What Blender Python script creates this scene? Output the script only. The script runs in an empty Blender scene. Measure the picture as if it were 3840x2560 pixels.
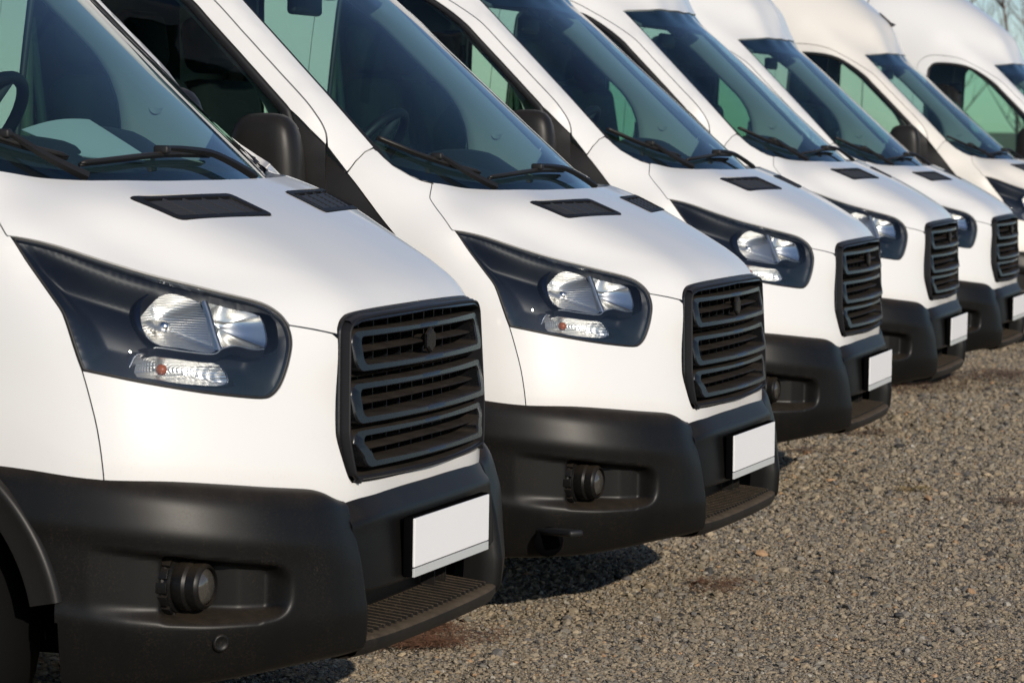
import bpy, bmesh, math, random
import numpy as np
from mathutils import Vector, Matrix
from mathutils.geometry import delaunay_2d_cdt
from math import radians, pi, sin, cos

scene = bpy.context.scene
rng = np.random.default_rng(7)
random.seed(7)

# ------------------------------------------------------------------ camera
CAM_POS = Vector((2.451, -6.915, 1.484))
CAM_YAW, CAM_PITCH, CAM_ROLL = 1.893057, -0.070943, 0.017357
fw = Vector((cos(CAM_PITCH) * cos(CAM_YAW), cos(CAM_PITCH) * sin(CAM_YAW), sin(CAM_PITCH)))
rt = fw.cross(Vector((0, 0, 1))).normalized()
up = rt.cross(fw)
rt2 = cos(CAM_ROLL) * rt + sin(CAM_ROLL) * up
up2 = -sin(CAM_ROLL) * rt + cos(CAM_ROLL) * up
cam_data = bpy.data.cameras.new("camera")
cam_data.sensor_width = 36
cam_data.lens = 110.06
cam_data.clip_start = .1
cam_data.clip_end = 2000
cam = bpy.data.objects.new("camera", cam_data)
cam.matrix_world = Matrix(((rt2.x, up2.x, -fw.x, CAM_POS.x), (rt2.y, up2.y, -fw.y, CAM_POS.y),
                           (rt2.z, up2.z, -fw.z, CAM_POS.z), (0, 0, 0, 1)))
cam_data.dof.use_dof = True
cam_data.dof.focus_distance = 8.3
cam_data.dof.aperture_fstop = 10.0
scene.collection.objects.link(cam)
scene.camera = cam

# ------------------------------------------------------------------ light
SUN_EL, SUN_AZ = radians(21.3), radians(-44)          # azimuth from +X
sun_dir = Vector((cos(SUN_EL) * cos(SUN_AZ), cos(SUN_EL) * sin(SUN_AZ), sin(SUN_EL)))
world = bpy.data.worlds.new("World")
scene.world = world
world.use_nodes = True
nt = world.node_tree
sky = nt.nodes.new("ShaderNodeTexSky")
sky.sky_type = 'NISHITA'
sky.sun_disc = False
sky.sun_elevation = SUN_EL
sky.sun_rotation = pi / 2 - SUN_AZ
sky.air_density = .75
sky.dust_density = .2
sky.ozone_density = 3.0
nt.nodes["Background"].inputs[1].default_value = 0.10
nt.links.new(sky.outputs[0], nt.nodes["Background"].inputs[0])
sun_data = bpy.data.lights.new("sun", 'SUN')
sun_data.energy = 3.7
sun_data.angle = radians(.53)
sun_data.color = (1.0, .90, .765)
sun = bpy.data.objects.new("sun", sun_data)
sun.rotation_euler = (-sun_dir).to_track_quat('-Z', 'Y').to_euler()
scene.collection.objects.link(sun)

vs = scene.view_settings
vs.view_transform = 'Standard'
vs.look = 'None'
vs.exposure = -0.07
vs.gamma = 1
vs.use_curve_mapping = False
scene.cycles.use_denoising = True
scene.cycles.max_bounces = 12
scene.cycles.transparent_max_bounces = 24
scene.cycles.sample_clamp_indirect = 6.0
scene.cycles.caustics_reflective = False
scene.cycles.caustics_refractive = False

# ------------------------------------------------------------------ materials
def nodes(name):
    m = bpy.data.materials.new(name)
    m.use_nodes = True
    n = m.node_tree
    return m, n, n.nodes["Principled BSDF"]

def N(n, t, **kw):
    x = n.nodes.new(t)
    for k, v in kw.items():
        if k.startswith('_'):
            setattr(x, k[1:], v)
        else:
            x.inputs[k].default_value = v
    return x

def ramp(n, src, stops):
    r = n.nodes.new("ShaderNodeValToRGB")
    els = r.color_ramp.elements
    while len(els) < len(stops):
        els.new(.5)
    for e, (p, c) in zip(els, stops):
        e.position = p
        e.color = tuple(c) + (1,) if len(c) == 3 else c
    n.links.new(src, r.inputs[0])
    return r

def simple(name, col, rough=.5, metal=0., spec=.5, coat=0.):
    m, n, b = nodes(name)
    b.inputs['Base Color'].default_value = (*col, 1)
    b.inputs['Roughness'].default_value = rough
    b.inputs['Metallic'].default_value = metal
    b.inputs['Specular IOR Level'].default_value = spec
    b.inputs['Coat Weight'].default_value = coat
    b.inputs['Coat Roughness'].default_value = .06
    return m

def paint(name, col, dirt=(.45, .36, .27)):
    """white car paint: clear coat, faint orange peel, dust specks low on the body"""
    m, n, b = nodes(name)
    L = n.links.new
    tc = N(n, "ShaderNodeTexCoord")
    ns = N(n, "ShaderNodeTexNoise", Scale=5.0, Detail=6.0, Roughness=.65)
    L(tc.outputs['Object'], ns.inputs['Vector'])
    fine = N(n, "ShaderNodeTexNoise", Scale=180.0, Detail=3.0, Roughness=.7)
    L(tc.outputs['Object'], fine.inputs['Vector'])
    mul = N(n, "ShaderNodeMath", _operation='MULTIPLY')
    L(ramp(n, ns.outputs[0], [(.45, (0, 0, 0)), (.75, (1, 1, 1))]).outputs[0], mul.inputs[0])
    L(ramp(n, fine.outputs[0], [(.52, (0, 0, 0)), (.72, (1, 1, 1))]).outputs[0], mul.inputs[1])
    sep = N(n, "ShaderNodeSeparateXYZ")
    L(tc.outputs['Object'], sep.inputs[0])
    low = N(n, "ShaderNodeMapRange")
    low.inputs[1].default_value = .60
    low.inputs[2].default_value = .80
    low.inputs[3].default_value = 1.0
    low.inputs[4].default_value = .12
    L(sep.outputs[2], low.inputs[0])
    m2 = N(n, "ShaderNodeMath", _operation='MULTIPLY')
    L(mul.outputs[0], m2.inputs[0])
    L(low.outputs[0], m2.inputs[1])
    sc = N(n, "ShaderNodeMath", _operation='MULTIPLY')
    sc.inputs[1].default_value = .55
    L(m2.outputs[0], sc.inputs[0])
    mix = N(n, "ShaderNodeMix", _data_type='RGBA')
    mix.inputs[6].default_value = (*col, 1)
    mix.inputs[7].default_value = (*dirt, 1)
    L(sc.outputs[0], mix.inputs[0])
    L(mix.outputs[2], b.inputs['Base Color'])
    b.inputs['Roughness'].default_value = .42
    b.inputs['Coat Weight'].default_value = .75
    b.inputs['Coat Roughness'].default_value = .05
    b.inputs['Coat IOR'].default_value = 1.45
    peel = N(n, "ShaderNodeTexNoise", Scale=300.0, Detail=1.0)
    L(tc.outputs['Object'], peel.inputs['Vector'])
    bmp = N(n, "ShaderNodeBump", Strength=.02, Distance=.001)
    L(peel.outputs[0], bmp.inputs['Height'])
    L(bmp.outputs[0], b.inputs['Coat Normal'])
    return m

def plastic(name, col, rough=.5, dust=.5, dustcol=(.20, .145, .095), spec=.4, grain=900):
    """textured black plastic with dust that settles on upward faces, and streaky grime"""
    m, n, b = nodes(name)
    L = n.links.new
    tc = N(n, "ShaderNodeTexCoord")
    geo = N(n, "ShaderNodeNewGeometry")
    sep = N(n, "ShaderNodeSeparateXYZ")
    L(geo.outputs['Normal'], sep.inputs[0])
    upw = ramp(n, sep.outputs[2], [(.35, (0, 0, 0)), (.95, (1, 1, 1))])
    mp = N(n, "ShaderNodeMapping")
    mp.inputs['Scale'].default_value = (1, 1, .35)
    L(tc.outputs['Object'], mp.inputs[0])
    n1 = N(n, "ShaderNodeTexNoise", Scale=14.0, Detail=8.0, Roughness=.72)
    L(mp.outputs[0], n1.inputs['Vector'])
    n2 = N(n, "ShaderNodeTexNoise", Scale=220.0, Detail=3.0, Roughness=.8)
    L(tc.outputs['Object'], n2.inputs['Vector'])
    r1 = ramp(n, n1.outputs[0], [(.40, (0, 0, 0)), (.78, (1, 1, 1))])
    r2 = ramp(n, n2.outputs[0], [(.50, (0, 0, 0)), (.66, (1, 1, 1))])
    a = N(n, "ShaderNodeMath", _operation='MULTIPLY')
    L(r1.outputs[0], a.inputs[0]); L(r2.outputs[0], a.inputs[1])
    a2 = N(n, "ShaderNodeMath", _operation='MULTIPLY'); a2.inputs[1].default_value = .8
    L(a.outputs[0], a2.inputs[0])
    u = N(n, "ShaderNodeMath", _operation='MULTIPLY')
    L(upw.outputs[0], u.inputs[0])
    u2 = N(n, "ShaderNodeMapRange"); u2.inputs[1].default_value = .3; u2.inputs[2].default_value = .65
    u2.inputs[3].default_value = .45; u2.inputs[4].default_value = 1.0
    L(n1.outputs[0], u2.inputs[0]); L(u2.outputs[0], u.inputs[1])
    s = N(n, "ShaderNodeMath", _operation='ADD', _use_clamp=True)
    L(a2.outputs[0], s.inputs[0]); L(u.outputs[0], s.inputs[1])
    k = N(n, "ShaderNodeMath", _operation='MULTIPLY'); k.inputs[1].default_value = dust
    L(s.outputs[0], k.inputs[0])
    mix = N(n, "ShaderNodeMix", _data_type='RGBA')
    mix.inputs[6].default_value = (*col, 1)
    mix.inputs[7].default_value = (*dustcol, 1)
    L(k.outputs[0], mix.inputs[0])
    L(mix.outputs[2], b.inputs['Base Color'])
    rr = N(n, "ShaderNodeMapRange"); rr.inputs[3].default_value = rough; rr.inputs[4].default_value = .85
    L(k.outputs[0], rr.inputs[0]); L(rr.outputs[0], b.inputs['Roughness'])
    b.inputs['Specular IOR Level'].default_value = spec
    g = N(n, "ShaderNodeTexNoise", Scale=float(grain), Detail=2.0)
    L(tc.outputs['Object'], g.inputs['Vector'])
    bmp = N(n, "ShaderNodeBump", Strength=.12, Distance=.0006)
    L(g.outputs[0], bmp.inputs['Height']); L(bmp.outputs[0], b.inputs['Normal'])
    return m

def pane(name, tint, ior=1.5, rough=0.0, dustk=.0):
    """single-sheet glazing: Fresnel mirror over tinted transmission"""
    m = bpy.data.materials.new(name)
    m.use_nodes = True
    n = m.node_tree
    n.nodes.clear()
    out = N(n, "ShaderNodeOutputMaterial")
    tr = N(n, "ShaderNodeBsdfTransparent"); tr.inputs[0].default_value = (*tint, 1)
    gl = N(n, "ShaderNodeBsdfGlossy", Roughness=rough); gl.inputs[0].default_value = (1, 1, 1, 1)
    fr = N(n, "ShaderNodeFresnel", IOR=ior)
    gm_ = N(n, "ShaderNodeNewGeometry"); io = N(n, "ShaderNodeMapRange")      # a thin sheet reflects alike from both sides
    io.inputs[3].default_value = ior; io.inputs[4].default_value = 1 / ior
    n.links.new(gm_.outputs['Backfacing'], io.inputs[0]); n.links.new(io.outputs[0], fr.inputs[0])
    mx = N(n, "ShaderNodeMixShader")
    n.links.new(fr.outputs[0], mx.inputs[0])
    n.links.new(tr.outputs[0], mx.inputs[1])
    n.links.new(gl.outputs[0], mx.inputs[2])
    last = mx
    if dustk:
        tc = N(n, "ShaderNodeTexCoord")
        ns = N(n, "ShaderNodeTexNoise", Scale=9.0, Detail=7.0, Roughness=.7)
        n.links.new(tc.outputs['Object'], ns.inputs['Vector'])
        r = ramp(n, ns.outputs[0], [(.35, (0, 0, 0)), (.8, (dustk, dustk, dustk))])
        df = N(n, "ShaderNodeBsdfDiffuse"); df.inputs[0].default_value = (.5, .48, .44, 1)
        m3 = N(n, "ShaderNodeMixShader")
        n.links.new(r.outputs[0], m3.inputs[0]); n.links.new(mx.outputs[0], m3.inputs[1]); n.links.new(df.outputs[0], m3.inputs[2])
        last = m3
    n.links.new(last.outputs[0], out.inputs[0])
    return m

M = dict(
    paint=paint("white_paint", (.80, .795, .78)),
    cream=paint("cream_paint", (.80, .765, .70)),
    plastic=plastic("bumper_plastic", (.0060, .0058, .0056), .40, .24, (.11, .08, .052), .25),
    grille=plastic("grille_plastic", (.0060, .0065, .008), .26, .40, (.085, .064, .043), .5),
    trim=plastic("trim_plastic", (.012, .0112, .0105), .42, .10, (.13, .1, .07), .3),
    vent=simple("vent_plastic", (.010, .010, .012), .6, 0, .35),
    slat=simple("vent_slat_plastic", (.030, .030, .032), .55, 0, .4),
    black=simple("black_void", (.003, .003, .0035), .9, 0, .0),
    rubber=simple("black_rubber", (.010, .010, .011), .55),
    dusty=plastic("dusty_step_plastic", (.012, .011, .010), .5, .9, (.13, .095, .06), .3),
    wiper=plastic("wiper_plastic", (.010, .010, .010), .4, .22, (.16, .115, .08)),
    glass=pane("windscreen_glass", (.54, .74, .73), 1.75, 0, .006),
    side=pane("side_glass", (.60, .80, .70), 1.45),
    lens=pane("headlight_lens", (.90, .93, .95), 1.62, .01, .010),
    chrome=simple("chrome", (.90, .88, .85), .24, 1.0),
    housing=simple("headlight_housing", (.004, .0055, .009), .40, 0, .22),
    amber=simple("amber_bulb", (.38, .09, .02), .35),
    frit=simple("glass_border", (.006, .007, .010), .25),
    plate=simple("plate_white", (.92, .92, .93), .4),
    strip=simple("plate_strip", (.56, .58, .58), .45),
    tyre=simple("tyre_rubber", (.006, .006, .006), .85, 0, .05),
    rim=simple("steel_rim", (.35, .35, .36), .4, .8),
    dark=simple("interior_charcoal", (.030, .032, .036), .7),
    mid=simple("interior_grey", (.13, .13, .13), .7),
    light=simple("pillar_trim_grey", (.50, .50, .48), .75),
    speaker=simple("speaker_grey", (.36, .36, .35), .8),
    seat=simple("seat_fabric", (.012, .013, .015), .85, 0, .2),
    wall=simple("bulkhead_grey", (.026, .028, .032), .7),
    brown=simple("belt_trim", (.13, .105, .09), .6),
    paper=simple("paper", (.78, .80, .77), .8),
    fogglass=simple("fog_lens", (.055, .050, .042), .12, 0, .8, 1.0),
)

# ------------------------------------------------------------------ geometry helpers
class TPS:
    def __init__(s, p, v, lam):
        s.p = np.asarray(p, float); n = len(s.p)
        A = np.zeros((n + 3, n + 3)); A[:n, :n] = s.k(s.p, s.p) + lam * np.eye(n)
        A[:n, n] = 1; A[:n, n + 1:] = s.p; A[n:, :n] = A[:n, n:].T
        b = np.zeros(n + 3); b[:n] = v; s.w = np.linalg.solve(A, b)
    def k(s, a, b):
        d = ((a[:, None] - b[None]) ** 2).sum(-1); return d * np.log(d + 1e-12) * .5
    def __call__(s, q):
        n = len(s.p); out = np.empty(len(q))
        for i in range(0, len(q), 20000):
            a = q[i:i + 20000]; out[i:i + 20000] = s.k(a, s.p) @ s.w[:n] + s.w[n] + a @ s.w[n + 1:]
        return out

class Smooth2D:
    """a spline sampled on a fine grid, blurred and read back with bicubic interpolation: no dimples at its knots"""
    def __init__(s, f, lo, hi, h, su, sv):
        s.lo = np.array(lo); s.h = h; nu, nv = (np.ceil((np.array(hi) - s.lo) / h).astype(int) + 1)
        U, W = np.meshgrid(s.lo[0] + h * np.arange(nu), s.lo[1] + h * np.arange(nv), indexing='ij')
        g = f(np.stack([U.ravel(), W.ravel()], -1)).reshape(nu, nv)
        for ax, sg in ((0, su), (1, sv)):
            r = int(3 * sg / h) + 1; w = np.exp(-.5 * (np.arange(-r, r + 1) * h / sg) ** 2); w /= w.sum()
            p = np.pad(g, [(r, r) if a == ax else (0, 0) for a in (0, 1)], mode='reflect', reflect_type='odd')
            g = sum(w[i] * np.take(p, np.arange(i, i + g.shape[ax]), axis=ax) for i in range(2 * r + 1))
        s.g = g
    def __call__(s, q):
        t = (np.asarray(q) - s.lo) / s.h; n = np.array(s.g.shape)
        i = np.clip(np.floor(t).astype(int), 1, n - 3); f = np.clip(t - i, -1, 2)
        def w(x): return np.stack([-.5 * x + x * x - .5 * x ** 3, 1 - 2.5 * x * x + 1.5 * x ** 3, .5 * x + 2 * x * x - 1.5 * x ** 3, -.5 * x * x + .5 * x ** 3], -1)
        a, b = w(f[:, 0]), w(f[:, 1]); out = np.zeros(len(t))
        for m in range(4):
            for k in range(4): out += a[:, m] * b[:, k] * s.g[i[:, 0] + m - 1, i[:, 1] + k - 1]
        return out

class Shell:
    """body surface, star-shaped about O, charted by angles about axis A (thin-plate spline through measured points)"""
    def __init__(s, O, A, pts, lam=1e-5, disp=None, blur=(.02, .02)):
        s.O = np.array(O, float); A = np.array(A, float); s.A = A / np.linalg.norm(A)
        s.e1 = np.array([0, 1., 0]); s.e2 = np.cross(s.A, s.e1)
        P = np.array(pts, float); P = np.vstack([P, P[np.abs(P[:, 1]) > 1e-6] * [1, -1, 1]])
        q = s.uv(P); s.t = Smooth2D(TPS(q, np.linalg.norm(P - s.O, axis=1), lam), q.min(0) - .12, q.max(0) + .12, .008, *blur); s.disp = disp
    def uv(s, X):
        d = np.atleast_2d(np.asarray(X, float)) - s.O; d = d / np.linalg.norm(d, axis=1)[:, None]
        a = np.arccos(np.clip(d @ s.A, -1, 1)); p = d @ s.e1; q = d @ s.e2; h = np.hypot(p, q) + 1e-12
        return np.stack([a * p / h, a * q / h], -1)
    def dirs(s, q):
        a = np.hypot(q[:, 0], q[:, 1]) + 1e-12
        return np.cos(a)[:, None] * s.A + np.sin(a)[:, None] * ((q[:, 0] / a)[:, None] * s.e1 + (q[:, 1] / a)[:, None] * s.e2)
    def pt(s, q, off=0.):
        q = np.atleast_2d(np.asarray(q, float)); D = s.dirs(q); X = s.O + D * s.t(q)[:, None]
        if s.disp is not None: X = X + D * s.disp(X)[:, None]
        if np.any(off != 0):
            X = X + s.normal(q) * (np.asarray(off) * np.ones(len(q)))[:, None]
        return X
    def normal(s, q):
        h = 2e-3
        def f(r):
            D = s.dirs(r); X = s.O + D * s.t(r)[:, None]
            return X + D * s.disp(X)[:, None] if s.disp is not None else X
        a = f(q + [h, 0]) - f(q - [h, 0]); b = f(q + [0, h]) - f(q - [0, h])
        n = np.cross(a, b); n /= np.linalg.norm(n, axis=1)[:, None]
        sgn = np.sign((n * s.dirs(q)).sum(1)); return n * sgn[:, None]
    def snap(s, X, off=0.): return s.pt(s.uv(X), off)

def smooth(a, b, x):
    t = np.clip((x - a) / (b - a), 0, 1); return t * t * (3 - 2 * t)

def cr(P, n=8, closed=False):
    """Catmull-Rom through points"""
    P = np.asarray(P, float)
    Q = np.vstack([P[-1], P, P[0], P[1]]) if closed else np.vstack([2 * P[0] - P[1], P, 2 * P[-1] - P[-2]])
    out = []
    for i in range(1, len(Q) - 2):
        a, b, c, d = Q[i - 1:i + 3]
        for t in np.arange(n) / n:
            out.append(.5 * (2 * b + (c - a) * t + (2 * a - 5 * b + 4 * c - d) * t * t + (3 * b - a - 3 * c + d) * t ** 3))
    if not closed: out.append(P[-1])
    return np.array(out)

def resample(P, step, closed=True):
    P = np.asarray(P, float)
    if closed: P = np.vstack([P, P[:1]])
    out = []
    for a, b in zip(P[:-1], P[1:]):
        k = max(1, int(math.ceil(np.linalg.norm(b - a) / step)))
        for i in range(k): out.append(a + (b - a) * i / k)
    if not closed: out.append(P[-1])
    return np.array(out)

def pip(poly, pts):
    x, y = pts[:, 0], pts[:, 1]; c = np.zeros(len(pts), bool)
    a = poly; b = np.roll(poly, -1, 0)
    for (x0, y0), (x1, y1) in zip(a, b):
        if y0 == y1: continue
        m = ((y0 > y) != (y1 > y)) & (x < (x1 - x0) * (y - y0) / (y1 - y0) + x0); c ^= m
    return c

def dist_poly(poly, pts):
    d = np.full(len(pts), 1e9); a = poly; b = np.roll(poly, -1, 0)
    for p, q in zip(a, b):
        e = q - p; L = e @ e + 1e-18
        t = np.clip(((pts - p) @ e) / L, 0, 1)
        d = np.minimum(d, np.linalg.norm(pts - (p + t[:, None] * e), axis=1))
    return d

def inset(poly, g):
    """shift closed 2-D polygon inward by g"""
    a = np.roll(poly, 1, 0); b = np.roll(poly, -1, 0)
    area = .5 * np.sum(poly[:, 0] * b[:, 1] - b[:, 0] * poly[:, 1])
    e1 = poly - a; e2 = b - poly
    n1 = np.stack([-e1[:, 1], e1[:, 0]], -1) / (np.linalg.norm(e1, axis=1)[:, None] + 1e-12)
    n2 = np.stack([-e2[:, 1], e2[:, 0]], -1) / (np.linalg.norm(e2, axis=1)[:, None] + 1e-12)
    n = n1 + n2; L = np.linalg.norm(n, axis=1)[:, None] + 1e-9; n = n / L
    c = np.clip((n * n1).sum(1), .5, 1)[:, None]
    return poly + n * g * np.sign(area) / c

def tri_fill(loops, step):
    """2-D constrained triangulation of loops[0] minus loops[1:] with an interior grid"""
    pts, edges = [], []
    for lp in loops:
        k = len(pts); pts += [tuple(p) for p in lp]; edges += [(k + i, k + (i + 1) % len(lp)) for i in range(len(lp))]
    lo = loops[0].min(0); hi = loops[0].max(0)
    gx, gy = np.meshgrid(np.arange(lo[0], hi[0], step), np.arange(lo[1], hi[1], step * .9))
    gx = gx + (np.arange(gx.shape[0]) % 2)[:, None] * step * .5
    g = np.stack([gx.ravel(), gy.ravel()], -1)
    k = pip(loops[0], g)
    for h in loops[1:]: k &= ~pip(h, g)
    g = g[k]
    for lp in loops: g = g[dist_poly(lp, g) > step * .55]
    pts += [tuple(p) for p in g]
    r = delaunay_2d_cdt([Vector(p) for p in pts], edges, [], 0, 1e-7)
    V = np.array([tuple(v) for v in r[0]]); F = np.array([tuple(f) for f in r[2] if len(f) == 3])
    c = V[F].mean(1); k = pip(loops[0], c)
    for h in loops[1:]: k &= ~pip(h, c)
    F = F[k]
    a = V[F]; s = (a[:, 1, 0] - a[:, 0, 0]) * (a[:, 2, 1] - a[:, 0, 1]) - (a[:, 2, 0] - a[:, 0, 0]) * (a[:, 1, 1] - a[:, 0, 1])
    F = F[np.abs(s) > 1e-12]; s = s[np.abs(s) > 1e-12]
    F[s < 0] = F[s < 0][:, ::-1]
    return V, F

def boundary(F):
    cnt = {}
    for f in F:
        for i in range(3):
            e = (int(f[i]), int(f[(i + 1) % 3])); cnt[e] = 1
    return [e for e in cnt if (e[1], e[0]) not in cnt]

def panel(sh, outline, holes=(), step=.022, gap=.0022, rim=.016, off=0., pstep=.012, depth=None):
    """curved sheet-metal panel bounded by an outline on a shell, with folded edges"""
    R = 1.4
    lp = [inset(sh.uv(resample(outline, pstep)), gap / R)] + [inset(sh.uv(resample(h, pstep)), -gap / R) for h in holes]
    V, F = tri_fill(lp, step / R)
    o = off
    if depth is not None: o = off - depth(V, lp[0])
    X = sh.pt(V, o)
    # outward orientation
    a = X[F[:, 0]]; nrm = np.cross(X[F[:, 1]] - a, X[F[:, 2]] - a); flip = (nrm * (a - sh.O)).sum(1) < 0
    if flip.mean() > .5: F = F[:, ::-1]
    F = [tuple(map(int, f)) for f in F]
    if rim:
        B = boundary(F); nv = len(X); ids = sorted({i for e in B for i in e})
        top = X[ids]; nr = sh.normal(V[ids]); bot = top - nr * rim
        X = np.vstack([X, top, bot]); mp = {i: nv + k for k, i in enumerate(ids)}; m = len(ids)
        for a, b in B: F.append((mp[b], mp[a], mp[a] + m, mp[b] + m))
    return X, F

def mir(V): return np.asarray(V) * [1, -1, 1]
def mirF(F): return [tuple(reversed(f)) for f in F]
def sym(half):
    """outline from a near-side half (centre -> ... -> centre)"""
    h = np.asarray(half, float); return np.vstack([h, (h * [1, -1, 1])[::-1]])

def mesh(name, V, F, mat, smooth=True, slots=None, fmat=None):
    me = bpy.data.meshes.new(name)
    me.from_pydata([tuple(map(float, v)) for v in V], [], [tuple(f) for f in F])
    me.validate()
    for m in ([mat] if slots is None else slots): me.materials.append(m)
    if fmat is not None and len(fmat) == len(me.polygons): me.polygons.foreach_set("material_index", np.array(fmat, np.int32))
    me.polygons.foreach_set("use_smooth", np.full(len(me.polygons), smooth))
    me.update()
    return me

def obj(name, me, parent=None, label=None, cat=None, group=None, kind=None):
    o = bpy.data.objects.new(name, me)
    scene.collection.objects.link(o)
    if parent is not None: o.parent = parent
    for k, v in (('label', label), ('category', cat), ('group', group), ('kind', kind)):
        if v: o[k] = v
    return o

class MB:
    """mesh builder: boxes, tubes, grids joined in one mesh"""
    def __init__(s): s.V = []; s.F = []
    def add(s, V, F):
        k = len(s.V); s.V += [tuple(map(float, v)) for v in V]; s.F += [tuple(int(i) + k for i in f) for f in F]; return s
    def box(s, c, d, bev=0., rot=None):
        bm = bmesh.new(); bmesh.ops.create_cube(bm, size=1)
        for v in bm.verts: v.co = Vector((v.co.x * d[0], v.co.y * d[1], v.co.z * d[2]))
        if bev: bmesh.ops.bevel(bm, geom=bm.edges[:], offset=bev, segments=3, affect='EDGES', profile=.5)
        if rot is not None: bmesh.ops.transform(bm, matrix=rot.to_4x4(), verts=bm.verts)
        bm.verts.index_update()
        s.add([v.co + Vector(c) for v in bm.verts], [[v.index for v in f.verts] for f in bm.faces]); bm.free(); return s
    def tube(s, P, r, n=8, caps=True):
        P = [Vector(p) for p in P]; rr = r if hasattr(r, '__len__') else [r] * len(P)
        V = []; prev = None
        for i, p in enumerate(P):
            t = (P[min(i + 1, len(P) - 1)] - P[max(i - 1, 0)]).normalized()
            a = (Vector((0, 0, 1)) if abs(t.z) < .9 else Vector((1, 0, 0))) if prev is None else prev
            u = (a - t * a.dot(t)).normalized(); prev = u; w = t.cross(u)
            V += [p + (u * cos(2 * pi * k / n) + w * sin(2 * pi * k / n)) * rr[i] for k in range(n)]
        F = [(i * n + k, i * n + (k + 1) % n, (i + 1) * n + (k + 1) % n, (i + 1) * n + k) for i in range(len(P) - 1) for k in range(n)]
        if caps: F += [tuple(range(n - 1, -1, -1)), tuple(range((len(P) - 1) * n, len(P) * n))]
        return s.add(V, F)
    def lathe(s, prof, origin, axis, n=32, cap=True):
        """prof: (distance along axis, radius)"""
        ax = Vector(axis).normalized(); a = Vector((0, 0, 1)) if abs(ax.z) < .9 else Vector((1, 0, 0))
        u = (a - ax * a.dot(ax)).normalized(); w = ax.cross(u); o = Vector(origin)
        V = [o + ax * t + (u * cos(2 * pi * k / n) + w * sin(2 * pi * k / n)) * r for t, r in prof for k in range(n)]
        F = [(i * n + k, i * n + (k + 1) % n, (i + 1) * n + (k + 1) % n, (i + 1) * n + k) for i in range(len(prof) - 1) for k in range(n)]
        if cap: F += [tuple(range((len(prof) - 1) * n, len(prof) * n))]
        return s.add(V, F)
    def grid(s, X, wrap=False):
        """X: rows x cols x 3"""
        X = np.asarray(X); r, c = X.shape[:2]
        F = [(i * c + j, i * c + j + 1, (i + 1) * c + j + 1, (i + 1) * c + j) for i in range(r - 1) for j in range(c - 1)]
        if wrap: F += [(i * c + c - 1, i * c, (i + 1) * c, (i + 1) * c + c - 1) for i in range(r - 1)]
        return s.add(X.reshape(-1, 3), F)
    def mirrored(s):
        m = MB(); m.V = [(x, -y, z) for x, y, z in s.V]; m.F = mirF(s.F); return m
    def obj(s, name, mat, parent=None, smooth=True, **kw):
        return obj(name, mesh(name, s.V, s.F, mat, smooth), parent, **kw)

def ang_sharp(o, deg=35):
    """keep hard edges hard under smooth shading"""
    me = o.data; bm = bmesh.new(); bm.from_mesh(me)
    bmesh.ops.remove_doubles(bm, verts=bm.verts[:], dist=1e-5)
    for e in bm.edges:
        if len(e.link_faces) == 2 and e.calc_face_angle(0) > radians(deg): e.smooth = False
    bm.to_mesh(me); bm.free(); return o

# ------------------------------------------------------------------ van: measured body surfaces (x forward, near side y<0)
NOSE = [(-.11,0,.5),(-.115,-.25,.5),(-.14,-.45,.5),(-.24,-.62,.5),(-.37,-.78,.5),(-.50,-.87,.5),(-.75,-.92,.5),(-1.1,-.945,.5),
 (-.068,0,.58),(-.07,-.25,.58),(-.09,-.44,.58),(-.15,-.56,.59),(-.24,-.70,.60),(-.34,-.81,.62),(-.47,-.90,.63),
 (-.064,0,.63),(-.066,-.25,.63),(-.08,-.44,.64),(-.135,-.56,.66),(-.225,-.70,.68),(-.33,-.815,.70),(-.464,-.905,.715),(-.70,-.945,.72),(-1.1,-.965,.73),
 (-.072,0,.75),(-.078,-.25,.75),(-.095,-.448,.73),
 (-.078,0,.86),(-.083,-.25,.86),(-.110,-.46,.86),(-.20,-.615,.86),(-.30,-.755,.86),(-.39,-.84,.87),(-.52,-.904,.93),(-.75,-.94,.93),(-1.1,-.955,.95),
 (-.08,0,.97),(-.086,-.25,.97),(-.113,-.465,.985),(-.182,-.548,1.0),(-.265,-.67,1.0),(-.36,-.775,1.0),(-.45,-.85,1.02),(-.568,-.903,1.058),(-.8,-.932,1.08),(-1.1,-.95,1.15),
 (-.30,-.57,1.115),(-.38,-.66,1.11),(-.46,-.745,1.125),
 (-.453,-.544,1.246),(-.52,-.68,1.20),(-.60,-.80,1.19),(-.569,-.577,1.294),(-.63,-.70,1.27),(-.691,-.897,1.218),
 (-.745,-.60,1.338),(-.74,-.76,1.30),(-.805,-.793,1.358),(-.86,-.91,1.26),
 (-.70,0,1.37),(-.72,-.33,1.375),(-.85,-.6,1.385),(-1.032,-.917,1.384),(-.986,-.813,1.463)]

for z, xc, c in ((1.05,-.085,.17),(1.087,-.108,.21),(1.135,-.178,.23),(1.194,-.28,.22),(1.25,-.394,.195),(1.296,-.503,.19),(1.333,-.597,.18)):
    NOSE += [(xc - c * y * y, -y, z) for y in (0, .14, .28, .42)]

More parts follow.
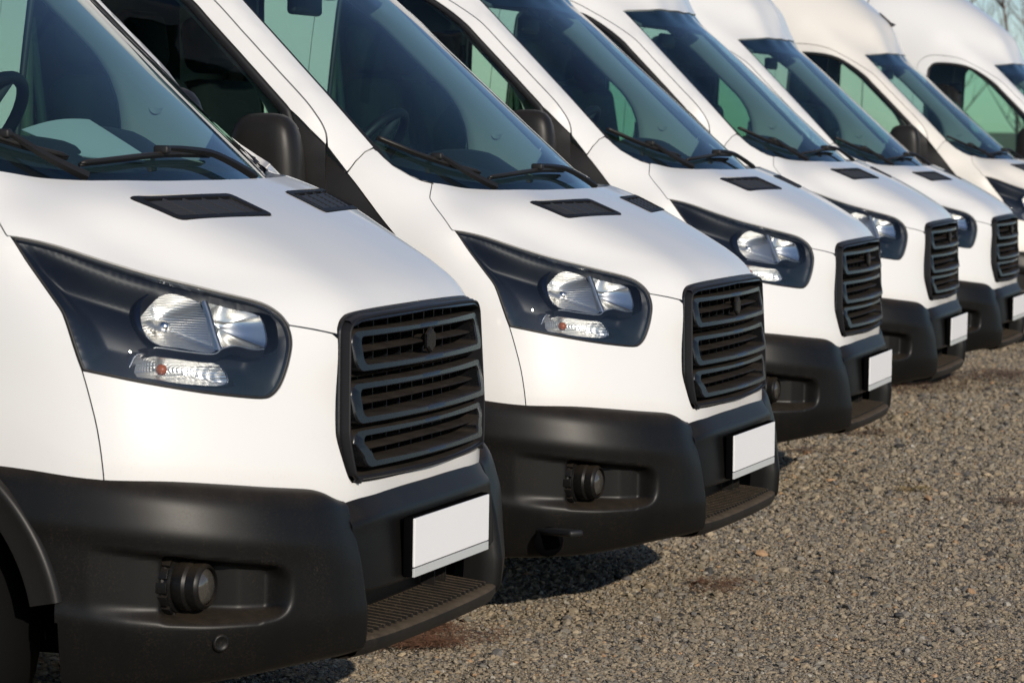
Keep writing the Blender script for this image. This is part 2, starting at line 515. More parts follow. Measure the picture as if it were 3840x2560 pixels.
def bon_disp(X):
    # raised bonnet centre: a rounded shoulder line running in towards the grille
    cx = np.array([-.80, -.73, -.60, -.51, -.44, -.39, -.32, -.255, -.205, -.17, -.15])
    cy = np.array([.60, .61, .633, .612, .585, .57, .53, .478, .415, .335, .25])
    tx = np.linspace(-.82, -.1, 240); ty = np.interp(tx, cx, cy); w = np.exp(-.5 * (np.arange(-30, 31) / 10.) ** 2); w /= w.sum()
    ty = np.convolve(np.pad(ty, 30, mode='edge'), w, 'valid')
    d = (np.abs(X[:, 1]) - np.interp(X[:, 0], tx, ty)) * .85
    m = smooth(1.09, 1.15, X[:, 2]) * smooth(-.68, -.50, X[:, 0]) * smooth(-.15, -.27, X[:, 0])
    return m * (.002 * np.exp(-(d / .03) ** 2) - .008 * np.exp(-((d - .075) / .045) ** 2))

nose = Shell((-1.7, 0, .8), (1, 0, .25), NOSE, 2e-4, bon_disp, (.034, .015))

GP = []
for z in (1.28, 1.345, 1.46, 1.62, 1.79, 1.95, 2.06):
    cx = -.64 - (z - 1.345) / .87
    for y in (0, -.25, -.5, -.68): GP.append((cx - (.21 - .03 * (z - 1.46) / .6) * (abs(y) / .81) ** 2.2, y, z))
GP += [(-.86,-.83,1.355)]
for z in np.linspace(1.457, 2.03, 10):     # screen edge, door shut line and window line run straight up the pillar
    t = (z - 1.457) / .588; GP.append((-.983 - .607 * t, -.819 + .081 * t, z))
    t = (z - 1.562) / .339
    if 1.55 < z < 1.93: GP.append((-1.131 - .355 * t, -.912 + .044 * t, z)); GP.append((-1.205 - .350 * t, -.930 + .047 * t, z))
GP += [(-1.032,-.917,1.384),(-1.093,-.92,1.455),(-1.80,-.85,2.09),
 (-1.11,-.952,1.15),(-1.11,-.965,.73),(-1.15,-.965,.4),(-1.5,-.975,.4),(-2,-.985,.4),(-2.6,-.985,.4),
 (-1.5,-.985,.8),(-2,-.995,.8),(-2.6,-1.0,.8),(-1.4,-.97,1.2),(-1.7,-.985,1.2),(-2.1,-.99,1.2),(-2.6,-.995,1.2),
 (-1.4,-.935,1.5),(-1.7,-.948,1.5),(-2.1,-.965,1.5),(-2.6,-.975,1.5),
 (-1.6,-.90,1.8),(-1.9,-.918,1.8),(-2.2,-.93,1.8),(-2.6,-.945,1.8),(-2.0,-.88,2.05),(-2.3,-.90,2.05),(-2.6,-.915,2.05),
 (-1.525,0,2.245),(-1.66,0,2.375),(-1.77,0,2.465),(-1.92,0,2.57),(-2.2,0,2.69),(-2.6,0,2.74),(-2.9,0,2.75),
 (-1.575,-.4,2.23),(-1.705,-.4,2.35),(-1.85,-.4,2.465),(-2.2,-.4,2.65),(-2.6,-.4,2.71),
 (-1.66,-.70,2.11),(-1.79,-.70,2.215),(-2.0,-.70,2.40),(-2.3,-.70,2.56),(-2.6,-.70,2.62),
 (-1.9,-.84,2.17),(-2.05,-.84,2.27),(-2.3,-.86,2.31),(-2.6,-.88,2.31),(-2.6,-.82,2.49)]
cabs = Shell((-2.55, 0, 1.25), (.8, 0, .6), GP, 1e-4, None, (.014, .014))

# ---- feature lines (near side)
HL_TOP = [(-.691,-.896,1.218),(-.618,-.824,1.193),(-.541,-.77,1.164),(-.461,-.718,1.136),(-.384,-.66,1.111),(-.316,-.619,1.092),(-.263,-.58,1.076),(-.236,-.562,1.063),(-.212,-.552,1.044),(-.197,-.55,1.025)]
HL_FRONT = [(-.197,-.55,1.025),(-.187,-.553,1.004),(-.182,-.558,.982),(-.18,-.568,.957),(-.182,-.578,.932),(-.187,-.591,.904),(-.194,-.603,.885),(-.203,-.618,.872),(-.213,-.635,.867),(-.238,-.673,.87),(-.304,-.756,.884),(-.4,-.843,.907),(-.481,-.889,.926),(-.519,-.903,.934)]
HL_REAR = [(-.519,-.903,.934),(-.528,-.905,.959),(-.541,-.906,.996),(-.556,-.904,1.035),(-.568,-.902,1.06),(-.589,-.901,1.087),(-.622,-.898,1.126),(-.657,-.898,1.171),(-.691,-.896,1.218)]
HLo = np.vstack([cr(HL_TOP, 3)[:-1], cr(HL_FRONT, 3)[:-1], cr(HL_REAR, 3)[:-1]])
SEAM_G = (-.114, -.467, 1.003)
BON_SEAM = [(-.692,-.897,1.218),(-.702,-.898,1.222),(-.740,-.878,1.259),(-.783,-.855,1.301),(-.793,-.843,1.318),(-.804,-.792,1.357)]
BON_REAR = [(-.804,-.794,1.357),(-.775,-.70,1.345),(-.735,-.615,1.332),(-.655,-.525,1.33),(-.604,-.344,1.329),(-.585,-.086,1.327),(-.585,0,1.327)]
FSEAM = [(-.519,-.903,.934),(-.503,-.902,.883),(-.484,-.901,.809),(-.465,-.905,.715),(-.45,-.91,.66)]
WS_EDGE = [(-.804,-.794,1.357),(-.831,-.821,1.365),(-.861,-.833,1.377),(-.914,-.841,1.405),(-.946,-.835,1.428),(-.983,-.821,1.457)]
AP_SEAM = [(-.983,-.821,1.457),(-.999,-.855,1.444),(-1.015,-.891,1.416),(-1.031,-.918,1.382)]
GR = [(-.085,0,1.052),(-.09,-.25,1.050),(-.105,-.385,1.044),(-.112,-.425,1.034),(-.113,-.446,1.014),(-.114,-.452,.99),(-.115,-.46,.90),(-.113,-.468,.80),(-.11,-.468,.768),(-.10,-.458,.725),(-.09,-.446,.686),(-.083,-.434,.671),(-.078,-.41,.667),(-.073,-.2,.663),(-.072,0,.662)]
ARCX, ARCZ, ARCR = -1.02, .35, .487
VENT = [(-.569,-.577,1.296),(-.509,-.167,1.295),(-.398,-.161,1.249),(-.453,-.544,1.249)]

van = obj("parked_van", None)
PARTS = {}
def part(name, V, F, mat, parent=van, smooth=True, label=None, kind=None):
    return obj(name, mesh(name, V, F, mat, smooth), parent, label=label, kind=kind)
def both(name, V, F, mat, parent=van, **kw):
    return [part(name, V, F, mat, parent, **kw), part(name, mir(V), mirF(F), mat, parent, **kw)]

# ---- bonnet
bon_half = np.vstack([cr(GR[:6], 4)[:-1], [(-.114, -.455, 1.0), SEAM_G, (-.155, -.505, 1.012), (-.192, -.549, 1.022)], cr(HL_TOP, 3)[::-1][1:-1], cr(BON_SEAM, 4)[:-1], cr(BON_REAR, 4)])
def rquad(P, r=.018, n=4):
    P = np.asarray(P, float); out = []
    for i in range(len(P)):
        a, b, c = P[i - 1], P[i], P[(i + 1) % len(P)]
        d1 = (a - b) / np.linalg.norm(a - b); d2 = (c - b) / np.linalg.norm(c - b)
        for t in np.linspace(0, 1, n):
            out.append((1 - t) ** 2 * (b + d1 * r) + 2 * t * (1 - t) * b + t * t * (b + d2 * r))
    return np.array(out)
vent_o = rquad(VENT)
V, F = panel(nose, sym(bon_half), [vent_o, mir(vent_o)[::-1]], step=.02)
bonnet = part("bonnet", V, F, M['paint'])

# ---- bonnet vents
def bil(q, s, t): return (1 - t) * ((1 - s) * q[0] + s * q[1]) + t * ((1 - s) * q[3] + s * q[2])
def make_vent(sgn):
    q = np.array(VENT)
    fr = MB()
    inner = rquad([bil(q, *st) for st in ((.055, .13), (.945, .13), (.955, .86), (.045, .86))], .008, 4)
    a = nose.snap(vent_o, .003); a0 = nose.snap(vent_o, -.02); b = nose.snap(inner, .0025); b0 = nose.snap(inner, -.022)
    fr.grid(np.stack([a0, a, b, b0]).transpose(0, 1, 2), wrap=True)
    sl = MB()
    for i in range(1, 7):
        t = .13 + .73 * i / 7
        c = np.array([nose.snap(bil(q, s, t), -.003)[0] for s in np.linspace(.04, .96, 14)])
        up = np.array([0, 0, 1.]); e = (q[3] - q[0]); e /= np.linalg.norm(e)
        sl.grid(np.stack([c - e * .006, c - up * .001 + e * .000, c + e * .007 - up * .008, c + e * .005 - up * .014]))
    for s in (.25, .45, .65, .83):
        c = np.array([nose.snap(bil(q, s, t), -.002)[0] for t in np.linspace(.12, .87, 6)])
        w = np.array([0, .0035, 0]); d = np.array([0, 0, -.015])
        sl.grid(np.stack([c - w + d, c - w, c + w, c + w + d]))
    tr = np.array([nose.snap(p, -.03)[0] for p in vent_o]); cen = tr.mean(0)
    ft = MB().add(np.vstack([tr, cen]), [(i, (i + 1) % len(tr), len(tr)) for i in range(len(tr))])
    if sgn < 0: fr, sl, ft = fr.mirrored(), sl.mirrored(), ft.mirrored()
    f = fr.obj("bonnet_vent", M['vent'], van)
    ang_sharp(f, 40)
    sl.obj("louvre_slats", M['slat'], f, smooth=False, kind="stuff")
    ft.obj("vent_tray", M['black'], f)
for s in (1, -1): make_vent(s)

# ---- white front panel round the grille
grh = cr(GR, 4)
gi = np.argmin(np.linalg.norm(grh - np.array([-.114, -.452, .99]), axis=1))
fp = np.vstack([[SEAM_G, (-.155, -.505, 1.012), (-.192, -.549, 1.022)], cr(HL_FRONT, 3)[1:-1], cr(FSEAM, 3), [(-.30, -.80, .60), (-.135, -.57, .58), (-.07, -.3, .57), (-.055, 0, .57)]])
out = np.vstack([fp, mir(fp)[::-1][1:]])
gin = grh[gi:]
gfull = np.vstack([mir(gin), gin[::-1][1:]])
fo = np.vstack([out, gfull])
V, F = panel(nose, fo, step=.018, rim=.03, gap=.0011)
front_panel = part("front_panel", V, F, M['paint'])

# ---- front wings
def arc(r, a0, a1, n, y=-.95): return [(ARCX + r * cos(a), y, ARCZ + r * sin(a)) for a in np.linspace(a0, a1, n)]
TRIM_EDGE = [(-1.031, -.918, 1.382), (-.971, -.924, 1.313), (-.915, -.926, 1.245), (-.872, -.932, 1.20), (-.865, -.934, 1.165), (-.885, -.936, 1.14), (-.95, -.94, 1.13), (-1.10, -.948, 1.13)]
wing = np.vstack([cr(HL_REAR, 3)[::-1], cr(FSEAM, 3)[1:], [(-.55, -.925, .665)], arc(.468, radians(42), radians(176), 20), [(-1.50, -.975, .36), (-1.53, -.975, .40), (-1.50, -.975, .70), (-1.35, -.965, .86), (-1.15, -.955, .98)],
                  np.array(TRIM_EDGE)[::-1], np.array(AP_SEAM)[::-1][1:], np.array(WS_EDGE)[::-1][1:], cr(BON_SEAM, 4)[::-1][1:-1]])
V, F = panel(nose, wing, step=.024, gap=.0013)
both("front_wing", V, F, M['paint'])
SAIL_SHUT = [(-1.094, -.92, 1.459), (-1.098, -.93, 1.40), (-1.10, -.94, 1.30), (-1.10, -.948, 1.13)]
trim = np.vstack([[(-1.094, -.92, 1.459)], TRIM_EDGE, SAIL_SHUT[::-1][1:-1]])
V, F = panel(nose, trim, step=.03, rim=.02, off=-.003)
both("wing_trim", V, F, M['trim'])

# ---- headlights
def bowl(outline, depth, rings=9, axis=(-.86, .5, -.05), ribs=0.):
    o = np.asarray(outline, float); c = o.mean(0); ax = np.array(axis) / np.linalg.norm(axis); rows = []
    for k in range(rings + 1):
        r = 1 - k / rings
        rows.append(c + (o - c) * max(r, .02) + ax * depth * (1 - r ** 2.2))
    X = np.array(rows)
    return X
def px_in(P, d): return nose.snap(np.array(P), -d)
def hl_depth(V, lp):
    d = dist_poly(lp, V) * 1.4
    return .010 + .058 * smooth(0, .06, d)
REF1 = [(-.452,-.707,1.093),(-.436,-.682,1.096),(-.405,-.659,1.086),(-.369,-.639,1.072),(-.344,-.655,1.039),(-.317,-.667,.986),(-.313,-.668,.974),(-.323,-.684,.965),(-.369,-.729,.976),(-.410,-.766,.986),(-.437,-.777,1.014),(-.451,-.765,1.047),(-.458,-.742,1.074)]
REF2 = [(-.366,-.634,1.073),(-.335,-.613,1.064),(-.310,-.592,1.056),(-.267,-.552,1.041),(-.246,-.556,1.001),(-.245,-.571,.970),(-.268,-.605,.972),(-.290,-.635,.977),(-.311,-.666,.971),(-.337,-.654,1.033)]
IND = [(-.447,-.814,.944),(-.436,-.799,.966),(-.401,-.769,.958),(-.365,-.735,.952),(-.335,-.704,.947),(-.305,-.670,.936),(-.294,-.664,.897),(-.349,-.732,.899),(-.406,-.787,.912),(-.449,-.821,.922)]
LAMPS = REF1[:4] + [(-.366,-.634,1.074)] + REF2[1:9] + REF1[6:]
SHELF = [(-.415,-.800,.976),(-.398,-.784,.979),(-.360,-.748,.971),(-.310,-.698,.963),(-.296,-.677,.974),(-.277,-.649,.979),(-.251,-.614,.970),(-.235,-.590,.970)]
def make_headlight(sgn):
    S = (lambda V: mir(V)) if sgn < 0 else (lambda V: np.asarray(V))
    FF = mirF if sgn < 0 else (lambda F: F)
    def hp(nm, mb, mt, par=None, **kw): return part(nm, S(np.array(mb.V)), FF(mb.F), M[mt], par or h, **kw)
    V, F = panel(nose, HLo, [cr(LAMPS, 3, True), cr(IND, 3, True)], step=.009, gap=.004, rim=.0, off=-.005, pstep=.0045, depth=hl_depth)
    h = part("headlight", S(V), FF(F), M['housing'])
    V, F = panel(nose, HLo, step=.02, gap=.0055, rim=.012, off=-.0015, pstep=.008)
    part("headlight_lens", S(V), FF(F), M['lens'], h)
    # black seal round the lamp
    rg = resample(HLo, .012)
    uvp = nose.uv(rg); a = nose.pt(inset(uvp, -.0006), -.004); b = nose.pt(inset(uvp, .0034), -.0005); c = nose.pt(inset(uvp, .0038), -.014); z = nose.pt(inset(uvp, -.0006), -.02)
    hp("lamp_seal", MB().grid(np.stack([z, a, b, c]), wrap=True), 'rubber')
    for nm, o, dp, mt in (("main_reflector", REF1, .075, 'chrome_r'), ("side_reflector", REF2, .055, 'chrome'), ("indicator_reflector", IND, .04, 'chrome_g')):
        oc = resample(cr(o, 6, True), .006)
        rf = hp(nm, MB().grid(bowl(oc, dp, 12), wrap=True), mt)
        # collar round each bowl
        c = oc.mean(0); out = c + (oc - c) * 1.035; w = np.array([.008, -.006, 0])
        hp("reflector_rim", MB().grid(np.stack([out - w * 5, out + w * .3, oc + w * .3, oc - w]), wrap=True), 'rimdark', rf)
    hp("bulb_shield", MB().lathe([(-.03, .013), (.02, .014), (.034, .011), (.038, .003)], (-.440, -.700, 1.020), (.86, -.5, 0), 18), 'chrome')
    hp("indicator_bulb", MB().lathe([(-.004, .008), (.004, .0125), (.012, .012), (.018, .007), (.020, .002)], (-.410, -.752, .930), (.86, -.5, 0), 16), 'amber')
    dv = cr([(-.366, -.634, 1.076), (-.352, -.642, 1.05), (-.333, -.656, 1.01), (-.313, -.667, .972)], 5)
    f_ = np.array([.014, -.012, 0]); t_ = np.array([.004, .0035, 0])
    hp("reflector_blade", MB().grid(np.stack([dv - f_ * 2 - t_, dv + f_ - t_, dv + f_ + t_, dv - f_ * 2 + t_])), 'rimchrome')
    sh = cr(SHELF, 5); e = np.array([-.05, .04, -.004])
    sf = hp("lamp_shelf", MB().grid(np.stack([sh + e, sh, sh - [0, 0, .006], sh - [.004, -.003, .018], sh + e - [0, 0, .02]])), 'housing'); ang_sharp(sf, 35)
    hp("shelf_edge", MB().tube((sh + [.001, -.001, .001])[3:], .0016, 6, caps=False), 'rimchrome')
    # ribbed inner screen of the main lamp
    return h
def ribbed(name, kind):
    m, n, b = nodes(name)
    b.inputs['Base Color'].default_value = (.92, .90, .87, 1); b.inputs['Metallic'].default_value = 1; b.inputs['Roughness'].default_value = .30
    tc = N(n, "ShaderNodeTexCoord")
    w = N(n, "ShaderNodeTexWave", Scale=60.0 if kind == 'v' else 45.0, Distortion=0.0, _bands_direction='Z' if kind == 'v' else 'Y')
    n.links.new(tc.outputs['Object'], w.inputs['Vector'])
    src = w.outputs[1]
    if kind == 'g':
        w2 = N(n, "ShaderNodeTexWave", Scale=45.0, Distortion=0.0, _bands_direction='Z')
        n.links.new(tc.outputs['Object'], w2.inputs['Vector'])
        mx = N(n, "ShaderNodeMath", _operation='ADD'); n.links.new(w.outputs[1], mx.inputs[0]); n.links.new(w2.outputs[1], mx.inputs[1]); src = mx.outputs[0]
    bm = N(n, "ShaderNodeBump", Strength=.35, Distance=.003)
    n.links.new(src, bm.inputs['Height']); n.links.new(bm.outputs[0], b.inputs['Normal'])
    return m
M['chrome_r'] = ribbed("ribbed_chrome", 'v')
M['chrome_g'] = ribbed("faceted_chrome", 'g')
M['rimdark'] = simple("reflector_collar", (.10, .11, .13), .25, 1.0)
M['rimchrome'] = simple("satin_chrome", (.70, .69, .67), .30, 1.0)
for s in (1, -1): make_headlight(s)

# ---- grille
def gx(y, z): return -.066 - .05 * (z - .66) - .17 * y * y
def yz(P, dx=0.):
    P = np.asarray(P, float); return np.stack([gx(P[:, 0], P[:, 1]) + dx, P[:, 0], P[:, 1]], -1)
def rrect(y0, y1, z0, z1, r, n=5, cut=0.):
    out = []
    for cy, cz, a in ((y1 - r, z1 - r, 0), (y0 + r, z1 - r, 90), (y0 + r + cut, z0 + r, 180), (y1 - r - cut, z0 + r, 270)):
        for t in np.linspace(0, 90, n): out.append((cy + r * cos(radians(a + t)), cz + r * sin(radians(a + t))))
    return np.array(out)
def ring(outer, inner, front, depth, bev=.004, lean=0., fin=0.):
    """closed frame between two loops in the grille plane"""
    o = resample(np.vstack([outer]), 9) ; k = len(outer)
    def lin(P, m=96):
        Q = np.vstack([P, P[:1]]); L = np.concatenate([[0], np.cumsum(np.linalg.norm(np.diff(Q, axis=0), axis=1))])
        t = np.linspace(0, 1, m, endpoint=False)
        # same angular parameter on both loops so the rings line up
        return Q, L
    n = 128
    def byparam(P):
        # each loop has matching vertex counts: subdivide edges evenly
        Q = np.vstack([P, P[:1]]); out = []
        for i in range(len(P)):
            m = max(1, int(np.linalg.norm(outer[(i + 1) % k] - outer[i]) / .02))
            for j in range(m): out.append(Q[i] + (Q[i + 1] - Q[i]) * j / m)
        return np.array(out)
    A, B = byparam(outer), byparam(inner)
    d = B - A; d /= np.linalg.norm(d, axis=1)[:, None] + 1e-9
    zc_ = (outer[:, 1].min() + outer[:, 1].max()) / 2
    def ln_(P, x): return yz(P, x) - np.stack([lean * (P[:, 1] - zc_), 0 * P[:, 0], 0 * P[:, 0]], -1)
    rows = [yz(A, front - depth), ln_(A, front - bev), ln_(A + d * bev, front), ln_(B - d * bev, front + fin), ln_(B, front + fin - bev), yz(B, front - depth)]
    return MB().grid(np.stack(rows), wrap=True)
gh2 = np.array(GR)[:, 1:]
go = cr(gh2, 4); go_full = np.vstack([go, (go * [-1, 1])[::-1][1:-1]])
def shrink(P, w): return inset(P, w)
gm = ring(go_full, shrink(go_full, .009), .007, .06, bev=.003)
grille = gm.obj("grille", M['grille'], van); ang_sharp(grille, 40)
gw = ring(shrink(go_full, .0085), shrink(go_full, .0145), .028, .07, bev=.002).obj("grille_frame", M['vent'], grille); ang_sharp(gw, 40)
# upper and lower deep bars of the frame
def bar(pts, h, front, depth, nm, mt='grille'):
    P = np.asarray(pts, float); t = np.linspace(P[0, 0], P[-1, 0], 40); zz = np.interp(t, P[:, 0], P[:, 1])
    top = yz(np.stack([t, zz + h / 2], -1), 0); bot = yz(np.stack([t, zz - h / 2], -1), 0)
    f = np.array([front, 0, 0]); top = top - [h * .22, 0, 0]; b = np.array([front - depth, 0, 0]); e = np.array([0, 0, .0025]); q = np.array([.003, 0, 0])
    mb = MB().grid(np.stack([top + b + [0, 0, .006], top + f - q, top + f - e, bot + f + e, bot + f - q, bot + b]))
    o = mb.obj(nm, M[mt], grille); ang_sharp(o, 40); return o
bar([(-.43, 1.021), (-.38, 1.032), (0, 1.040), (.38, 1.032), (.43, 1.021)], .016, .026, .07, "grille_bar")
bar([(-.44, .678), (0, .672), (.44, .678)], .012, .024, .09, "grille_bar")
for (yo, z0, z1, yi, i0, i1, cut, fr) in ((.425, .914, 1.006, .383, .930, .990, 0, .026), (.440, .798, .889, .398, .814, .873, 0, .028), (.434, .698, .783, .388, .713, .768, .03, .027)):
    o_ = rrect(-yo, yo, z0, z1, .028, 6, cut); i_ = rrect(-yi, yi, i0, i1, .016, 6, cut)
    o = ring(o_, i_, fr, .075, lean=.14).obj("grille_loop", M['grille'], grille); ang_sharp(o, 40)
    zc = (i0 + i1) / 2
    bar([(-yi - .01, zc - .004), (0, zc), (yi + .01, zc - .004)], .006, .010, .07, "grille_slat")
for z in (.904, .791): bar([(-.44, z - .002), (0, z + .002), (.44, z - .002)], .005, .004, .06, "grille_slat")
fin = MB()
for i in range(-5, 6):
    y = i * .078
    fin.box((gx(y, .85) - .055, y, .85), (.05, .004, .36))
fin.obj("grille_fins", M['grille'], grille, smooth=False, kind="stuff")
back = [(-.46, .64), (.46, .64), (.46, 1.05), (-.46, 1.05)]
MB().box((-.235, 0, .845), (.02, .96, .42)).obj("radiator_shroud", M['black'], grille, smooth=False)
# blanked badge mount
bm_ = MB().lathe([(-.03, .012), (-.004, .014), (.004, .030), (.010, .031), (.014, .026)], (gx(0, .962) + .012, 0, .962), (1, 0, 0), 6)
bm_.obj("badge_mount", M['grille'], grille, smooth=False)

# ---- bumper
BB = np.array([(-.042,-.45),(-.065,-.56),(-.115,-.655),(-.185,-.75),(-.285,-.84),(-.40,-.905),(-.54,-.95),(-.70,-.975),(-.9,-.985)])
BD = cr(np.vstack([(-.035, -.30), BB]), 40)
BS = np.concatenate([[0], np.cumsum(np.hypot(*np.diff(BD, axis=0).T))])
BT = np.gradient(BD, axis=0); BN = np.stack([-BT[:, 1], BT[:, 0]], -1); BN /= np.linalg.norm(BN, axis=1)[:, None]
if BN[0, 0] < 0: BN = -BN
def gsm(a, k):
    if k < 1: return a
    w = np.exp(-.5 * (np.arange(-3 * k, 3 * k + 1) / k) ** 2); w /= w.sum()
    return np.convolve(np.pad(a, 3 * k, mode='edge'), w, 'valid')
ss = np.arange(.165, 1.06, .0065)
def tab(d, k=8): x, y = zip(*d); return gsm(np.interp(ss, x, y), k)
z_top = tab([(.15, .630), (.19, .636), (.24, .655), (.28, .664), (.49, .684), (.66, .70), (.82, .715), (.954, .728), (1.065, .735)], 3)
z_c1 = tab([(.15, .600), (.25, .614), (.468, .637), (.727, .663), (.905, .681), (1.06, .694)])
z_c2 = tab([(.15, .535), (.25, .546), (.434, .564), (.665, .585), (.881, .605), (1.06, .62)])
z_rt = tab([(.15, .495), (.3, .508), (.45, .522), (.57, .534), (.69, .55), (.82, .57), (1.06, .585)])
z_ld = tab([(.15, .385), (.38, .392), (.6, .394), (.725, .402), (.85, .418), (.98, .44), (1.06, .445)])
z_bt = tab([(.15, .298), (.30, .29), (.424, .276), (.618, .256), (.83, .250), (1.06, .25)])
o_c1 = tab([(.15, -.040), (.30, -.020), (.45, -.008), (1.06, -.006)])
o_c2 = tab([(.15, -.020), (.30, .002), (.45, .010), (1.06, .008)])
o_rt = tab([(.15, -.006), (.30, .004), (1.06, .0)])
o_lo = tab([(.15, .018), (.30, .006), (.5, .0), (1.06, -.004)])
o_bt = tab([(.15, .004), (.30, -.035), (.5, -.045), (1.06, -.035)])
o_top = tab([(.15, -.050), (.24, -.052), (.4, -.045), (1.06, -.032)])
rows = []
def R_(off, z): rows.append((off, z))
one = np.ones_like(ss)
R_(o_top - .05, z_top - .004); R_(o_top - .012, z_top + .001); R_(o_top, z_top - .002); R_(o_top + .008, z_top - .008)
for t in (.35, .7): R_(o_top * (1 - t) + o_c1 * t + .004, z_top * (1 - t) + z_c1 * t)
for t in (0, .12, .3, .5, .7, .88): R_(o_c1 * (1 - t) + o_c2 * t , z_c1 * (1 - t) + z_c2 * t)
R_(o_c2, z_c2)
for t in np.linspace(.15, 1, 6): R_(o_c2 * (1 - t) + o_rt * t, z_c2 * (1 - t) + z_rt * t)
for t in np.linspace(0, 1, 26)[1:]: R_(o_rt * (1 - t) + o_lo * t, z_rt * (1 - t) + z_ld * t)
stp = .008 * smooth(.62, .80, ss)
R_(o_lo + stp * .6, z_ld - .0005); R_(o_lo + stp, z_ld - .003)
for t in (.08, .2, .4, .6, .8, .92): R_(o_lo + stp * (1 - t) * (1 - t ** 1.6) + o_bt * t ** 1.6, z_ld * (1 - t) + z_bt * t)
R_(o_bt - .004, z_bt); R_(o_bt - .02, z_bt - .008); R_(o_bt - .10, z_bt - .004)
K_ = 96
pr_o = np.array([r[0] * one for r in rows]); pr_z = np.array([r[1] * one for r in rows]); no, nz = [], []
for j in range(len(ss)):                               # even out each profile, round its creases
    q = np.stack([pr_o[:, j], pr_z[:, j]], -1); L_ = np.concatenate([[0], np.cumsum(np.linalg.norm(np.diff(q, axis=0), axis=1))])
    t = np.linspace(0, L_[-1], K_); qo = np.interp(t, L_, q[:, 0]); qz = np.interp(t, L_, q[:, 1])
    so, sz = gsm(qo, 2), gsm(qz, 2); e = np.minimum(np.arange(K_), np.arange(K_)[::-1]); k = np.clip(e / 5., 0, 1)
    no.append(qo * (1 - k) + so * k); nz.append(qz * (1 - k) + sz * k)
rows = list(zip(np.array(no).T, np.array(nz).T))
base = np.stack([np.interp(ss, BS, BD[:, 0]), np.interp(ss, BS, BD[:, 1])], -1)
bnr = np.stack([np.interp(ss, BS, BN[:, 0]), np.interp(ss, BS, BN[:, 1])], -1)
def recess(s, z, zr, zl):
    ramp_ = np.interp(s, [.36, .385, .43, .50, .57, .675, .692, .74, .85], [0, 0, .048, .052, .074, .080, .022, .014, 0])
    right = smooth(.372, .425, s + .0 * z)
    top = smooth(0, .012, zr - z - .004)
    bot = smooth(-.006, .026, z - zl)
    k = np.clip((.47 - s) / .09, 0, 1)                     # round the inner corners
    cz = np.clip((zr - z) / (zr - zl), 0, 1)
    cornr = 1 - smooth(.75, 1.05, np.hypot(k, (cz - .5) * 2 * np.where(k > 0, 1, 0)) ) * (k > 0)
    return ramp_ * right * top * np.minimum(bot, 1) * cornr
G = []
for off, z in rows:
    rc = recess(ss, z, z_rt, z_ld)
    xy = base + bnr * (off - rc)[:, None]
    G.append(np.column_stack([xy, z]))
G = np.array(G)
# inner return of the corner towards the plate panel
inner = []
for k, (dx, dy) in enumerate(((-.09, .035), (-.05, .030), (-.018, .022), (-.004, .010))):
    c = G[:, 0].copy(); c[:, 0] += dx; c[:, 1] += dy; inner.append(c)
G = np.concatenate([np.array(inner).transpose(1, 0, 2), G], 1)
r_, c_ = G.shape[:2]
Vb = G.reshape(-1, 3)
Fb = []
for i in range(r_ - 1):
    for j in range(c_ - 1):
        q = (i * c_ + j, i * c_ + j + 1, (i + 1) * c_ + j + 1, (i + 1) * c_ + j)
        m = Vb[list(q)].mean(0)
        if np.hypot(m[0] - ARCX, m[2] - ARCZ) < .470 and m[0] < -.45: continue
        Fb.append(q)
bumper = obj("bumper", None, van)
bumper.empty_display_size = .1
part("bumper_corner", Vb, Fb, M['plastic'], bumper)
part("bumper_corner", mir(Vb), mirF(Fb), M['plastic'], bumper)
# plate panel between the corners with the step below
yy = np.linspace(-.472, .472, 70)
def crow(x, z, bow=.06): return np.stack([x - bow * yy ** 2 - .02 * (np.abs(yy) / .47) ** 8, yy, z - .012 * (np.abs(yy) / .47) ** 8 * (z > .57)], -1)
cp = MB()
cp.grid(np.stack([crow(-.15, .640), crow(-.075, .638), crow(-.062, .634), crow(-.050, .612), crow(-.038, .598), crow(-.033, .588), crow(-.032, .578), crow(-.032, .565), crow(-.030, .545), crow(-.024, .48), crow(-.022, .432), crow(-.027, .426), crow(-.17, .426)]))
cp.grid(np.stack([crow(-.172, .43), crow(-.170, .336)]))
lip = MB().grid(np.stack([crow(-.17, .338), crow(-.04, .324), crow(-.022, .323), crow(-.014, .318), crow(-.014, .302), crow(-.022, .288), crow(-.045, .278), crow(-.14, .275)]))
pp = cp.obj("plate_panel", M['plastic'], bumper); ang_sharp(pp, 30)
lp_ = lip.obj("bumper_step", M['dusty'], bumper); ang_sharp(lp_, 40)
rb = MB()
for i in range(-12, 13):
    y = i * .034; rb.box((-.100 - .06 * y * y, y, .3345), (.115, .006, .010), .002, Matrix.Rotation(radians(6), 3, 'Y'))
rb.obj("step_ribs", M['dusty'], bumper, smooth=False, kind="stuff")
for y in (-.34, -.26, .26, .34): MB().box((-.152, y, .383), (.035, .008, .085)).obj("intake_fin", M['dusty'], bumper, smooth=False)
# number plate; its carrier is coloured flat black to read as shadow
MB().box((-.012, 0, .5065), (.022, .536, .138), .004).obj("plate_carrier", M['black'], bumper)
MB().box((.001, 0, .516), (.006, .52, .112), .0015).obj("number_plate", M['plate'], bumper, smooth=False)
MB().box((.001, 0, .447), (.006, .52, .020), .001).obj("plate_strip", M['strip'], bumper, smooth=False)
